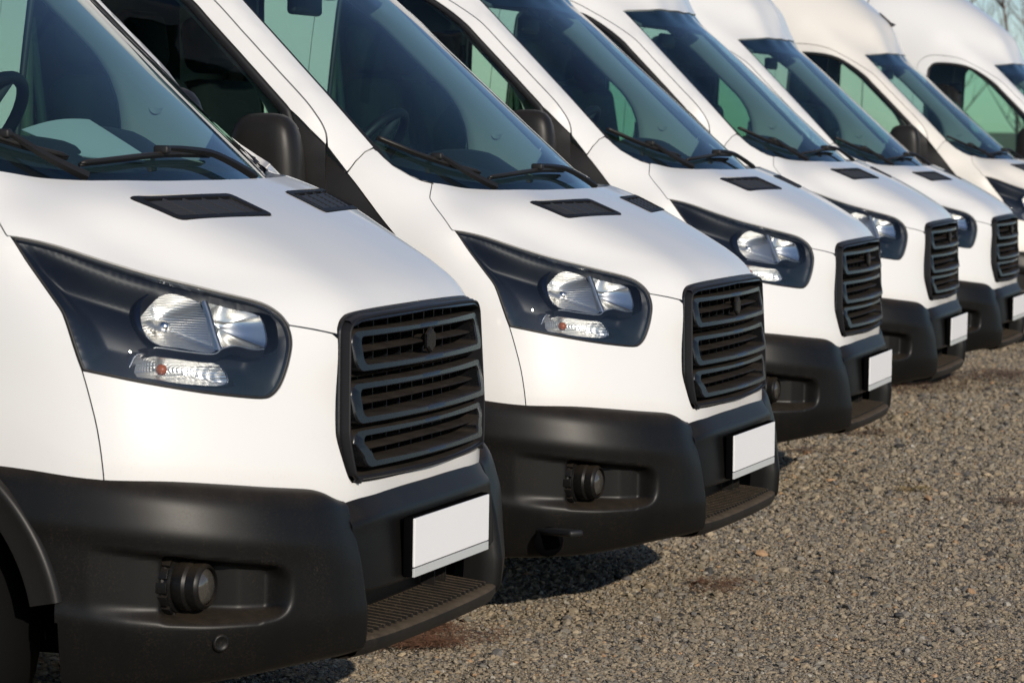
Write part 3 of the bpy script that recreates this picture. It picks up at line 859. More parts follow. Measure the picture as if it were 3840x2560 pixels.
# fog lamps
for sgn in (1, -1):
    o = Vector((-.346, -.797, .473)); ax = Vector((1, -.10, 0))
    mb = MB().lathe([(-.06, .062), (0, .064), (.004, .060), (.012, .060), (.016, .052), (.026, .055), (.044, .055), (.050, .050), (.058, .0505), (.072, .0495), (.078, .045), (.080, .041), (.074, .040)], o, ax, 40, cap=False)
    for k in range(14):
        a = 2 * pi * k / 14; c = o + ax.normalized() * (-.022) + Vector((0, cos(a), sin(a))) * .066
        mb.box(c, (.06, .023, .008), .001, Matrix.Rotation(a + pi / 2, 3, 'X'))
    ln = MB().lathe([(.070, .0405), (.078, .034), (.083, .020), (.0845, .002)], o, ax, 32)
    if sgn < 0: mb, ln = mb.mirrored(), ln.mirrored()
    f = mb.obj("fog_lamp", M['plastic'], bumper); ang_sharp(f, 30)
    ln.obj("fog_lens", M['fogglass'], f)
    sn = MB().lathe([(-.004, .020), (.002, .019), (.003, .014), (.0015, .012), (.0015, .003)], (-.238, -.796, .352), (.72, -.69, -.05), 20)
    if sgn < 0: sn = sn.mirrored()
    sn.obj("parking_sensor", M['plastic'], bumper)
# lower valance behind the bumper and underbody
und = MB().box((-.75, 0, .33), (1.0, 1.5, .08), .02).box((-3.3, 0, .42), (4.2, 1.7, .16), .02)
und.obj("underbody", M['black'], van, smooth=False)

# ---- wheel arch mouldings, liners and wheels
def yside(x): return np.interp(-x, -BD[::-1, 0][::-1], BD[:, 1]) if x > -.9 else -.985
bx = -BD[:, 0]
def yside(x): return float(np.interp(-x, bx, BD[:, 1])) if x > -.9 else -.985
def make_arch(cx, sgn, front):
    prof = [(.489, -.004), (.487, .008), (.478, .014), (.468, .011), (.455, .004), (.430, .002), (.418, -.001), (.414, -.012), (.414, -.10)]
    rows = []
    for r, o in prof:
        row = []
        for a in np.radians(np.linspace(11, 172, 60)):
            x = cx + r * cos(a); z = ARCZ + r * sin(a)
            row.append((x, (yside(x) if front else -.985) - o, z))
        rows.append(row)
    mb = MB().grid(np.array(rows))
    rows = []
    for y in (-.90, -.55):
        rows.append([(cx + .415 * cos(a), y, ARCZ + .415 * sin(a)) for a in np.radians(np.linspace(0, 180, 40))])
    ln = MB().grid(np.array(rows))
    ln.add([(cx, -.55, ARCZ)] + rows[1], [(0, i, i + 1) for i in range(1, 40)])
    if sgn < 0: mb, ln = mb.mirrored(), ln.mirrored()
    o = mb.obj("arch_moulding", M['trim'], van); ang_sharp(o, 50)
    ln.obj("arch_liner", M['black'], o)
def make_wheel(cx, sgn):
    t = MB().lathe([(-.10, .20), (-.11, .25), (-.112, .30), (-.105, .325), (-.085, .342), (0, .346), (.085, .342), (.105, .325), (.112, .30), (.11, .25), (.10, .20)], (cx, -.86 * sgn, .346), (0, -sgn, 0), 48, cap=False)
    r = MB().lathe([(.06, .20), (.10, .205), (.09, .19), (.05, .17), (.045, .10), (.07, .085), (.085, .05), (.085, .001)], (cx, -.86 * sgn, .346), (0, -sgn, 0), 32)
    w = obj("wheel", None, van)
    t.obj("tyre", M['tyre'], w); r.obj("rim", M['rim'], w)
for s in (1, -1):
    make_arch(ARCX, s, True); make_wheel(ARCX, s); make_wheel(-4.2, s)

# ---- windscreen
WS_HALF = np.vstack([cr([(-1.462, 0, 2.06), (-1.49, -.35, 2.062), (-1.545, -.62, 2.058), (-1.575, -.70, 2.052)], 5), [(-1.592, -.735, 2.040)],
                     np.array([(-.983 - .607 * t, -.819 + .081 * t, 1.457 + .588 * t) for t in np.linspace(.965, 0, 21)])])
low = np.vstack([np.array(WS_EDGE)[::-1][1:], [(-.775, -.70, 1.338), (-.725, -.615, 1.318), (-.65, -.525, 1.308), (-.61, -.344, 1.303), (-.59, -.086, 1.30), (-.588, 0, 1.30)]])
ws_out = sym(np.vstack([WS_HALF, low]))
V, F = panel(cabs, ws_out, step=.04, gap=.001, rim=0, off=-.006)
screen = part("windscreen", V, F, M['glass'])
# printed black border under the glass
uvp = cabs.uv(resample(ws_out, .02))
a = cabs.pt(uvp, -.010); b = cabs.pt(inset(uvp, .006), -.011)
mb = MB().grid(np.stack([a, b]), wrap=True); mb.obj("windscreen_border", M['frit'], screen)
ub = cr([(-1.462, 0, 2.06), (-1.49, -.35, 2.062), (-1.545, -.62, 2.058), (-1.575, -.70, 2.052)], 6)
ub = np.vstack([ub[::-1], mir(ub)[1:]])
lo_ = low[::-1][:-2]; lo_ = np.vstack([lo_[::-1], mir(lo_)[1:]]); lu = lo_.copy(); lu[:, 2] += .05; lu[:, 0] -= .045
MB().grid(np.stack([cabs.snap(lo_, -.0118), cabs.snap(lu, -.0118)])).obj("windscreen_border", M['frit'], screen)
dn = ub.copy(); dn[:, 2] -= .075 - .02 * (np.abs(ub[:, 1]) / .7) ** 2; dn[:, 0] += .085
MB().grid(np.stack([cabs.snap(ub, -.0115), cabs.snap(dn, -.0115)])).obj("windscreen_border", M['frit'], screen)
# rubber edge along the pillars and the scuttle corners
for s in (1, -1):
    e = cr(np.vstack([WS_HALF[-21:], np.array(WS_EDGE)[::-1][1:]]), 2)
    rows = []
    for g_, o_ in ((-.003, -.001), (.004, .001), (.009, -.003), (.010, -.012)):
        rows.append(cabs.pt(cabs.uv(e) + [g_, 0], o_))
    mb = MB().grid(np.array(rows))
    e2 = cr(np.array(WS_EDGE), 5); nrm = np.array([.25, .85, -.45])
    mb.grid(np.stack([e2 + [0, 0, -.004], e2 + nrm * .030 + [0, 0, -.018], e2 + nrm * .075 + [0, 0, -.03]]))
    if s < 0: mb = mb.mirrored()
    mb.obj("scuttle_trim", M['rubber'], screen)

# ---- cab frame: pillars, header and front of the high roof
SHUT = [(-1.094,-.92,1.459),(-1.099,-.911,1.499),(-1.111,-.91,1.531),(-1.131,-.912,1.562),(-1.220,-.901,1.647),(-1.309,-.890,1.7315),(-1.397,-.879,1.816),(-1.486,-.868,1.901),(-1.60,-.855,1.985),(-1.72,-.85,2.04),(-1.87,-.85,2.085),(-2.05,-.86,2.10),(-2.15,-.87,2.06),(-2.19,-.89,1.95),(-2.215,-.96,1.4),(-2.215,-.985,.8),(-2.20,-.985,.42)]
SEC = cr([(-.985,.40),(-1.0,.8),(-.995,1.2),(-.975,1.5),(-.945,1.8),(-.915,2.05),(-.88,2.31),(-.82,2.49),(-.70,2.62),(-.4,2.71),(0,2.74)], 5)
backsec = np.column_stack([np.full(len(SEC), -2.6), SEC])
frame_half = np.vstack([backsec[::-1], cr(SHUT, 3)[::-1], np.array(AP_SEAM)[::-1], WS_HALF[::-1][1:]])
V, F = panel(cabs, sym(frame_half), step=.035, pstep=.02)
part("cab_frame", V, F, M['paint'])
# ---- cargo body
xs = np.linspace(-2.605, -5.5, 16); full = np.vstack([SEC, (SEC * [-1, 1])[::-1][1:]])
rows = [np.column_stack([np.full(len(full), x), full]) for x in xs]
cb = MB().grid(np.array(rows)); k0 = 15 * len(full)
cb.F.append(tuple(range(k0, k0 + len(full))))
cb.obj("cargo_body", M['paint'], van)
for s in (1, -1):      # side rub strips and roof gutter
    g_ = MB().box((-4.0, -.985 * s, .78), (2.7, .03, .12), .008); g_.obj("side_moulding", M['trim'], van)

# ---- doors
WIN = np.vstack([cr([(-1.213,-.929,1.570),(-1.255,-.923,1.610),(-1.338,-.912,1.690),(-1.431,-.900,1.780),(-1.514,-.889,1.860),(-1.556,-.883,1.9),(-1.64,-.87,1.965),(-1.75,-.86,2.015),(-1.9,-.87,2.045),(-2.03,-.875,2.05),(-2.085,-.88,2.01),(-2.10,-.90,1.93),(-2.13,-.95,1.45),(-2.115,-.965,1.38),(-2.06,-.97,1.35),(-1.6,-.97,1.325),(-1.3,-.96,1.315),(-1.225,-.955,1.33)], 3)])
WINF = cr([(-1.225,-.955,1.33),(-1.20,-.95,1.42),(-1.19,-.944,1.498),(-1.194,-.939,1.538),(-1.21,-.932,1.57)], 3)
win_full = np.vstack([WIN[:-1], WINF[:-1]])
SAIL_TOP = [(-1.21,-.932,1.57),(-1.15,-.928,1.512),(-1.098,-.92,1.462)]
door_o = np.vstack([SAIL_TOP, cr(SHUT, 3)[1:], [(-1.56,-.975,.42),(-1.54,-.975,.70),(-1.37,-.965,.88),(-1.15,-.955,1.0),(-1.105,-.948,1.13),(-1.21,-.955,1.28)], WIN[::-1][:-1]])
Vd, Fd = panel(cabs, door_o, step=.035, rim=.03)
sail_o = np.vstack([SAIL_TOP, [(-1.098,-.93,1.40),(-1.10,-.94,1.30),(-1.105,-.948,1.13),(-1.21,-.955,1.28)], WINF[:-1]])
Vs, Fs = panel(cabs, sail_o, step=.03, rim=.02, off=.002)
Vg, Fg = panel(cabs, win_full, step=.06, rim=0, off=-.012)
uvw = cabs.uv(resample(win_full, .015))
seal = MB().grid(np.stack([cabs.pt(inset(uvw, -.0005), -.012), cabs.pt(inset(uvw, -.0005), .001), cabs.pt(inset(uvw, .006), .002), cabs.pt(inset(uvw, .013), -.003), cabs.pt(inset(uvw, .014), -.014)]), wrap=True)
Vi, Fi = panel(cabs, [(-1.14,-.95,1.315),(-2.14,-.97,1.34),(-2.18,-.98,.45),(-1.6,-.97,.45),(-1.5,-.97,.8),(-1.14,-.955,1.0)], step=.1, rim=.03, off=-.075)
# folded door mirror
mm = bmesh.new(); bmesh.ops.create_cube(mm, size=1)
bmesh.ops.subdivide_edges(mm, edges=mm.edges[:], cuts=1, use_grid_fill=True)
for v in mm.verts:
    z = v.co.z; k = .86 if z > .4 else (1.0 if z > -.2 else .98)
    r = .86 if abs(v.co.y) > .4 and abs(v.co.x) > .4 else 1
    v.co = Vector((v.co.x * .252 * k * r, v.co.y * .150 * (1.06 if v.co.x > .3 else 1), z * .40))
bmesh.ops.transform(mm, matrix=Matrix.Translation((-1.238, -1.055, 1.358)) @ Matrix.Rotation(radians(6), 4, 'Z'), verts=mm.verts)
mme = bpy.data.meshes.new("mirror_housing"); mm.to_mesh(mme); mm.free()
sub_tmp = bpy.data.objects.new("tmp", mme); scene.collection.objects.link(sub_tmp)
md = sub_tmp.modifiers.new("s", 'SUBSURF'); md.levels = 2
dg = bpy.context.evaluated_depsgraph_get(); ev = sub_tmp.evaluated_get(dg)
mirror_me = bpy.data.meshes.new_from_object(ev); mirror_me.name = "mirror_housing"
bpy.data.objects.remove(sub_tmp)
mirror_me.materials.clear(); mirror_me.materials.append(M['trim'])
mirror_me.polygons.foreach_set("use_smooth", np.full(len(mirror_me.polygons), True))
MV = np.array([v.co[:] for v in mirror_me.vertices]); MF = [tuple(p.vertices) for p in mirror_me.polygons]
for s in (1, -1):
    S = mir if s < 0 else np.asarray
    FF = mirF if s < 0 else (lambda F: F)
    d = part("door", S(Vd), FF(Fd), M['paint'])
    part("mirror_sail", S(Vs), FF(Fs), M['trim'], d)
    part("door_window", S(Vg), FF(Fg), M['side'], d)
    part("window_seal", S(np.array(seal.V)), FF(seal.F), M['rubber'], d)
    part("door_card", S(Vi), FF(Fi), M['dark'], d)
    w = obj("door_mirror", None, van)
    part("mirror_housing", S(MV), FF(MF), M['trim'], w)
    arm = MB().tube([(-1.14, -.945, 1.30), (-1.15, -1.0, 1.30), (-1.18, -1.04, 1.31)], [.045, .04, .035], 14)
    gl = MB().box((-1.245, -.992, 1.38), (.17, .008, .27), .003)
    if s < 0: arm, gl = arm.mirrored(), gl.mirrored()
    arm.obj("mirror_arm", M['trim'], w); gl.obj("mirror_glass", M['chrome'], w)
    hd = MB().box((-2.1, -1.0 * s, 1.12), (.17, .035, .04), .012); hd.obj("door_handle", M['trim'], d)

# ---- wipers
def wiper(blade, arm, joint, mt):
    w = obj("wiper", None, van)
    B = cabs.snap(cr(blade, 6), .010); mb = MB().tube(B, [.003] + [.0065] * (len(B) - 2) + [.003], 8); mb.obj("wiper_blade", M['wiper'], w)
    rub = cabs.snap(cr(blade, 6), .004); MB().tube(rub, .005, 6).obj("wiper_rubber", M['rubber'], w)
    A = cabs.snap(cr(arm, 5), .022); MB().tube(A, list(np.linspace(.006, .012, len(A))), 4).obj("wiper_arm", M['rubber'], w, smooth=False)
    j = cabs.snap([joint], .018)[0]
    MB().box(j, (.038, .024, .020), .006).obj("wiper_joint", M['rubber'], w)
wiper([(-.987,-.79,1.482),(-.942,-.756,1.458),(-.903,-.721,1.438),(-.862,-.675,1.42),(-.80,-.60,1.395),(-.75,-.52,1.375)],
      [(-.845,-.645,1.42),(-.83,-.626,1.405),(-.788,-.607,1.376),(-.747,-.576,1.348),(-.70,-.54,1.322)], (-.848, -.65, 1.420), 0)
wiper([(-.735,-.50,1.360),(-.707,-.39,1.368),(-.692,-.277,1.375),(-.68,-.15,1.38),(-.672,-.02,1.38),(-.67,.09,1.378)],
      [(-.683,-.16,1.385),(-.672,-.06,1.382),(-.66,.06,1.372),(-.64,.14,1.345),(-.615,.20,1.315)], (-.687, -.17, 1.384), 0)

# ---- cab interior
dx = np.array([(-.66, 1.31), (-.80, 1.348), (-1.0, 1.376), (-1.14, 1.392), (-1.23, 1.38), (-1.27, 1.335), (-1.29, 1.15), (-1.26, .95), (-1.2, .75)])
dp = cr(dx, 4); rows = []
for y in np.linspace(-.84, .84, 60):
    sh = .20 * (abs(y) / .81) ** 2.2
    hump = .055 * math.exp(-((y - .42) / .17) ** 4) + .03 * math.exp(-(y / .16) ** 4)
    r = []
    for x, z in dp:
        k = float(smooth(-.85, -1.05, x) * (1 if z > 1.2 else 0)) if True else 0
        r.append((x - sh * float(smooth(-1.25, -.8, x)), y, z + hump * k))
    rows.append(r)
MB().grid(np.array(rows)).obj("dashboard", M['dark'], van)
tor = MB(); c = Vector((-1.45, .33, 1.42)); ax = Vector((-.80, 0, .60)).normalized(); u = Vector((0, 1, 0)); w_ = ax.cross(u)
P_ = [c + (u * cos(t) + w_ * sin(t)) * .185 for t in np.linspace(0, 2 * pi, 41)]
tor.tube(P_, .017, 10, caps=False); stw = tor.obj("steering_wheel", M['rubber'], van)
hb = MB().lathe([(-.10, .03), (-.03, .05), (-.01, .075), (.005, .07), (.01, .01)], c, ax, 20)
for t in (.2, pi - .2, 3 * pi / 2): hb.tube([c, c + (u * cos(t) + w_ * sin(t)) * .18], .016, 6)
hb.obj("steering_hub", M['dark'], stw)
for y in (-.52, -.10, .45):
    st = obj("seat", None, van)
    wd = .40 if y < 0 else .48
    MB().box((-1.72, y, .98), (.52, wd, .16), .05).obj("seat_cushion", M['seat'], st)
    MB().box((-2.02, y, 1.34), (.16, wd, .68), .06, Matrix.Rotation(radians(-10), 3, 'Y')).obj("backrest", M['seat'], st)
    MB().box((-2.10, y, 1.80), (.11, .27, .20), .05, Matrix.Rotation(radians(-8), 3, 'Y')).obj("headrest", M['seat'], st)
MB().box((-2.44, 0, 1.35), (.03, 1.84, 1.86)).obj("bulkhead", M['wall'], van, smooth=False)
MB().box((-1.7, 0, .70), (1.5, 1.80, .10)).obj("cab_floor", M['dark'], van, smooth=False)
rows = []
for z in np.linspace(1.34, 2.035, 30):                 # broad moulded trim inside each screen pillar
    t = (z - 1.457) / .588; o_ = np.array([-.983 - .607 * t - .012, -.819 + .081 * t + .012, z - .012])
    u_ = (z - 1.562) / .339
    xi = np.interp(z, [1.34, 1.46, 1.52, 1.58, 1.64], [-1.262, -1.262, -1.268, -1.29, -1.329]) if z < 1.64 else (-1.249 - .350 * u_ if z < 1.88 else -1.577 - (z - 1.88) * 1.35)
    i_ = np.array([xi, -.812 + .045 * u_, z])
    rows.append([o_ * (1 - k) + i_ * k + np.array([.004, .006, .002]) * 4 * k * (1 - k) for k in np.linspace(0, 1, 9)] + [i_ + [-.012, -.01, 0], i_ + [-.02, -.09, 0]])
tg = MB().grid(np.array(rows)); V = np.array(tg.V); F = tg.F
for s in (1, -1):
    t = part("pillar_trim", V if s > 0 else mir(V), F if s > 0 else mirF(F), M['light'])
    cpt = np.array([-1.150, -.805, 1.504])
    sp = MB().lathe([(-.008, .026), (-.001, .0255), (.0005, .023), (-.0005, .0215), (0, .002)], cpt, (-.1, .99, .05), 28)
    if s < 0: sp = sp.mirrored()
    sp.obj("speaker_cover", M['speaker'], t)
    bt = MB().box((-2.16, -.865 * s, 1.52), (.10, .05, .80), .02); bt.obj("pillar_trim", M['brown'], van)
    bl = MB().tube([(-2.12, -.86 * s, 1.85), (-2.10, -.80 * s, 1.45), (-2.05, -.72 * s, .95)], .02, 4); bl.obj("seat_belt", M['dark'], van)
    vz = MB().box((-1.60, -.42 * s, 2.02), (.20, .55, .018), .006, Matrix.Rotation(radians(28), 3, 'Y')); vz.obj("sun_visor", M['mid'], van)
hl_o = sym(np.vstack([[(-1.50, 0, 2.075), (-1.52, -.35, 2.075), (-1.60, -.68, 2.06), (-1.70, -.80, 2.055)], [(-1.9, -.86, 2.075), (-2.42, -.88, 2.08), (-2.42, -.86, 2.3), (-2.42, -.70, 2.5), (-2.42, 0, 2.62)]]))
V, F = panel(cabs, hl_o, step=.08, rim=0, off=-.05)
part("headliner", V, F, M['mid'])
MB().box((-1.47, 0, 1.985), (.05, .10, .10), .015).box((-1.55, 0, 1.92), (.035, .24, .07), .014).obj("cab_mirror", M['rubber'], van)

# ------------------------------------------------------------------ the row of vans
def van_matrix(x, y, z, yaw, pitch):
    Rz = Matrix.Rotation(yaw, 4, 'Z'); Ry = Matrix.Rotation(-pitch, 4, 'Y'); T1 = Matrix.Translation((1, 0, 0)); T0 = Matrix.Translation((-1, 0, 0))
    return Matrix.Translation((x, y, z)) @ Rz @ T0 @ Ry @ T1
def copy_tree(o, parent=None):
    c = o.copy(); scene.collection.objects.link(c); c.parent = parent; c.matrix_parent_inverse = Matrix()
    for ch in o.children: copy_tree(ch, c)
    return c
ROW = [(0, 0, 0, 0, 0), (.0491, 2.7439, -.067, -.0017, .0094), (-.2081, 5.8953, -.0361, .0337, .0008), (-.3939, 8.6774, -.0265, .0331, -.0063),
       (-.5818, 11.6872, -.0787, .0237, -.0045), (-.66, 15.6, -.07, .025, 0), (-.28, 18.7, -.07, .02, 0)]
LABELS = ["nearest white van, cut off by the left edge, paper on its dashboard",
          "second white van in the row, black cover hanging from its lower bumper",
          "third white van in the row, counted from the camera",
          "fourth white van in the row, nose just behind the third van",
          "fifth white van in the row, number plate cut by the right edge",
          "cream-toned high-roof van behind the fifth, small black aerial on its roof",
          "farthest white high-roof van, only roof, door window and screen corner showing"]
vans = [van]
for k in range(1, 7): vans.append(copy_tree(van))
for o, t, l in zip(vans, ROW, LABELS):
    o.matrix_world = van_matrix(*t)
    o['label'] = l; o['category'] = "van"; o['group'] = "white vans parked in a row"
def walk(o):
    yield o
    for c in o.children: yield from walk(c)
for o in walk(vans[5]):
    if o.type == 'MESH' and o.data.materials and o.data.materials[0] == M['paint']:
        o.material_slots[0].link = 'OBJECT'; o.material_slots[0].material = M['cream']
for v_ in vans[1:]:                                    # only the nearest van has parking sensors
    for o in [c for c in walk(v_) if c.name.startswith('parking_sensor')]: bpy.data.objects.remove(o)
# aerial of the cream van, hanging tow-eye cover of the second
a0 = cabs.snap([(-1.565, .04, 2.245)])[0]
MB().tube([a0, a0 + [-.01, 0, .02]], [.035, .018], 10).tube([a0 + [0, 0, .01], a0 + [-.09, 0, .10]], [.014, .004], 8).obj("roof_aerial", M['rubber'], vans[5])
MB().box((-.36, -.93, .335), (.215, .05, .02), .009, Matrix.Rotation(radians(-38), 3, 'Z') @ Matrix.Rotation(radians(-4), 3, 'Y')).obj("tow_eye_cover", M['rubber'], vans[1], smooth=True)
MB().lathe([(0, .045), (.003, .045), (.004, .001)], (-.395, -.897, .30), (.6, -.8, -.1), 24).obj("tow_eye_shade_disc", M['black'], vans[1])  # flat black disc on the surface, painted shade of the open tow-eye hole

# sheet of paper on the first van's dashboard
pv = [(-1.188, .10, 1.436), (-1.13, .36, 1.462), (-.825, .08, 1.372), (-.92, -.10, 1.376)]
q = np.array(pv); ps = []
for i in range(9):
    ps.append([bil(q, j / 8, i / 8) + np.array([0, 0, .012 * sin(3 * j / 8) * cos(2 * i / 8)]) for j in range(9)])
pm = MB().grid(np.array(ps)); pb = MB().grid(np.array(ps) - [0, 0, .002])
pm.add(pb.V, mirF(pb.F))
pm.obj("paper_sheet", M['paper'], None, label="pale sheet of paper lying on the nearest van's dashboard", cat="paper")

# ------------------------------------------------------------------ ground
GZ_Y = np.arange(-12, 40, .1)
GZ_Z = gsm(np.interp(GZ_Y, [-3, 0, 1.5, 2.74, 5.9, 8.7, 11.7, 15.6, 18.7, 60], [0, 0, -.05, -.067, -.036, -.027, -.075, -.07, -.07, -.07]), 8)
def gz(y):
    return np.interp(y, GZ_Y, GZ_Z)
def gnd(px, py):
    """ground point along a viewing direction given in photograph pixels"""
    d = fw * 1 + rt2 * ((px - 1920) / 11740.2) + up2 * ((1280 - py) / 11740.2); k = -CAM_POS.z / d.z
    for _ in range(4): p = CAM_POS + d * k; k = (float(gz(p.y)) - CAM_POS.z) / d.z
    return CAM_POS + d * k
yr = np.concatenate([[-300, -100, -40], np.arange(-12, 40, .2), [45, 60, 90, 150, 300, 900]]); xr = np.concatenate([[-600, -200, -80, -30], np.arange(-10, 14, .5), [30, 80, 200, 600]])
X, Y = np.meshgrid(xr, yr); Z = gz(yr)[:, None] * np.ones_like(X)
gmesh = MB().grid(np.stack([X, Y, Z], -1))
def gravel_mat():
    m, n, b = nodes("gravel_ground"); L = n.links.new
    tc = N(n, "ShaderNodeTexCoord")
    v1 = N(n, "ShaderNodeTexVoronoi", Scale=85.0, Randomness=1.0); L(tc.outputs['Object'], v1.inputs['Vector'])
    v2 = N(n, "ShaderNodeTexVoronoi", Scale=130.0, Randomness=1.0); L(tc.outputs['Object'], v2.inputs['Vector'])
    sp = N(n, "ShaderNodeSeparateColor"); L(v1.outputs['Color'], sp.inputs[0])
    col = ramp(n, sp.outputs[0], [(0, (.14, .125, .105)), (.25, (.27, .23, .175)), (.55, (.36, .295, .21)), (.8, (.42, .34, .235)), (1, (.50, .41, .29))])
    big = N(n, "ShaderNodeTexNoise", Scale=.9, Detail=5.0, Roughness=.6); L(tc.outputs['Object'], big.inputs['Vector'])
    bg = ramp(n, big.outputs[0], [(.3, (.80, .80, .82)), (.7, (1.08, 1.05, 1.0))])
    mx = N(n, "ShaderNodeMix", _data_type='RGBA', _blend_type='MULTIPLY'); mx.inputs[0].default_value = 1
    L(col.outputs[0], mx.inputs[6]); L(bg.outputs[0], mx.inputs[7]); L(mx.outputs[2], b.inputs['Base Color'])
    b.inputs['Roughness'].default_value = .92; b.inputs['Specular IOR Level'].default_value = .2
    ad = N(n, "ShaderNodeMath", _operation='ADD'); L(v1.outputs['Distance'], ad.inputs[0]); L(v2.outputs['Distance'], ad.inputs[1])
    bm = N(n, "ShaderNodeBump", Strength=.8, Distance=.008); bm.invert = True
    L(ad.outputs[0], bm.inputs['Height']); L(bm.outputs[0], b.inputs['Normal'])
    return m
ground = gmesh.obj("ground", gravel_mat(), None, label="coarse grey-brown gravel lot", kind="structure")

# loose stones: a few angular shapes scattered by geometry nodes
def stones(n_try=4200000, cap=520000):
    y = -2.5 + 23.5 * rng.random(n_try) ** 1.2; x = -3.0 + 8.5 * rng.random(n_try)
    d = np.stack([x - CAM_POS.x, y - CAM_POS.y, gz(y) - CAM_POS.z], -1)
    zc = d @ np.array(fw); u = d @ np.array(rt2) / zc * 11740.2 + 1920; v = 1280 - d @ np.array(up2) / zc * 11740.2
    ins = (u > 600) & (u < 4300) & (v > 900) & (v < 2900)
    k = (v > 700) & (x > -1.8 - .04 * y) & (rng.random(n_try) < np.clip((9.0 / zc) ** 1.6, 0, 1) * np.where(ins, 1, .45))
    x, y, zc = x[k][:cap], y[k][:cap], zc[k][:cap]; n = len(x)
    size = np.clip(rng.lognormal(math.log(.0043), .48, n), .0025, .022) * np.clip(zc / 9.0, 1, 1.7) * np.where(ins[k][:cap], 1, 1.35)
    sc = np.stack([size * rng.uniform(.8, 1.5, n), size * rng.uniform(.7, 1.15, n), size * rng.uniform(.38, .75, n)], -1)
    rot = np.stack([rng.normal(0, .4, n), rng.normal(0, .3, n), rng.uniform(0, 2 * pi, n)], -1)
    pos = np.stack([x, y, gz(y) + size * rng.uniform(-.15, .40, n)], -1)
    pal = np.array([(.36, .29, .20), (.31, .26, .19), (.26, .23, .185), (.42, .33, .22), (.17, .155, .14), (.07, .066, .062), (.46, .29, .165), (.46, .41, .33), (.33, .27, .19)])
    ch = rng.choice(len(pal), n, p=[.25, .18, .15, .13, .08, .05, .02, .03, .11]); c = pal[ch] * rng.uniform(.8, 1.2, (n, 1)) * [.88, .90, .93]
    me = bpy.data.meshes.new("gravel_stones"); me.vertices.add(n); me.vertices.foreach_set("co", pos.reshape(-1).astype(np.float32)); me.update()
    for nm, ty, key, arr in (("stone_scale", 'FLOAT_VECTOR', "vector", sc), ("stone_rot", 'FLOAT_VECTOR', "vector", rot), ("stone_col", 'FLOAT_VECTOR', "vector", c)):
        at = me.attributes.new(nm, ty, 'POINT'); at.data.foreach_set(key, arr.reshape(-1).astype(np.float32))
    at = me.attributes.new("stone_kind", 'INT', 'POINT'); at.data.foreach_set("value", rng.integers(0, 8, n).astype(np.int32))
    m, nn, b = nodes("stone"); ca_ = N(nn, "ShaderNodeAttribute", _attribute_type='INSTANCER', _attribute_name="stone_col")
    tc = N(nn, "ShaderNodeNewGeometry"); ns = N(nn, "ShaderNodeTexNoise", Scale=260.0, Detail=4.0); nn.links.new(tc.outputs['Position'], ns.inputs['Vector'])
    r = ramp(nn, ns.outputs[0], [(.3, (.72, .72, .72)), (.7, (1.15, 1.15, 1.15))])
    mx = N(nn, "ShaderNodeMix", _data_type='RGBA', _blend_type='MULTIPLY'); mx.inputs[0].default_value = 1
    nn.links.new(ca_.outputs['Vector'], mx.inputs[6]); nn.links.new(r.outputs[0], mx.inputs[7]); nn.links.new(mx.outputs[2], b.inputs['Base Color'])
    b.inputs['Roughness'].default_value = .9; b.inputs['Specular IOR Level'].default_value = .2
    t = (1 + 5 ** .5) / 2
    ico = np.array([(-1, t, 0), (1, t, 0), (-1, -t, 0), (1, -t, 0), (0, -1, t), (0, 1, t), (0, -1, -t), (0, 1, -t), (t, 0, -1), (t, 0, 1), (-t, 0, -1), (-t, 0, 1)]) / math.hypot(1, t)
    fc = [(0, 11, 5), (0, 5, 1), (0, 1, 7), (0, 7, 10), (0, 10, 11), (1, 5, 9), (5, 11, 4), (11, 10, 2), (10, 7, 6), (7, 1, 8), (3, 9, 4), (3, 4, 2), (3, 2, 6), (3, 6, 8), (3, 8, 9), (4, 9, 5), (2, 4, 11), (6, 2, 10), (8, 6, 7), (9, 8, 1)]
    coll = bpy.data.collections.new("stone_shapes")
    for i in range(8):
        q = ico * rng.uniform(.62, 1.28, (12, 1)); q = np.clip(q, -rng.uniform(.6, .95, 3), rng.uniform(.6, .95, 3))
        s_ = bpy.data.objects.new("stone_shape", mesh("stone_shape", q, fc, m, False)); coll.objects.link(s_)
    me.materials.append(m)
    o = obj("gravel_stones", me, None, label="loose crushed stones covering the lot in front of the vans", cat="gravel", kind="stuff")
    g = bpy.data.node_groups.new("scatter_stones", 'GeometryNodeTree')
    g.interface.new_socket("Geometry", in_out='INPUT', socket_type='NodeSocketGeometry'); g.interface.new_socket("Geometry", in_out='OUTPUT', socket_type='NodeSocketGeometry')
    gi, go_ = g.nodes.new("NodeGroupInput"), g.nodes.new("NodeGroupOutput")
    ci = g.nodes.new("GeometryNodeCollectionInfo"); ci.inputs[0].default_value = coll; ci.inputs[1].default_value = True; ci.inputs[2].default_value = True
    ip = g.nodes.new("GeometryNodeInstanceOnPoints"); ip.inputs['Pick Instance'].default_value = True
    def na(nm, ty): a_ = g.nodes.new("GeometryNodeInputNamedAttribute"); a_.data_type = ty; a_.inputs[0].default_value = nm; return a_.outputs[0]
    e2 = g.nodes.new("FunctionNodeEulerToRotation"); g.links.new(na("stone_rot", 'FLOAT_VECTOR'), e2.inputs[0])
    g.links.new(gi.outputs[0], ip.inputs['Points']); g.links.new(ci.outputs[0], ip.inputs['Instance']); g.links.new(na("stone_kind", 'INT'), ip.inputs['Instance Index'])
    g.links.new(e2.outputs[0], ip.inputs['Rotation']); g.links.new(na("stone_scale", 'FLOAT_VECTOR'), ip.inputs['Scale']); g.links.new(ip.outputs[0], go_.inputs[0])
    o.modifiers.new("scatter", 'NODES').node_group = g
    return n
print("stones", stones())

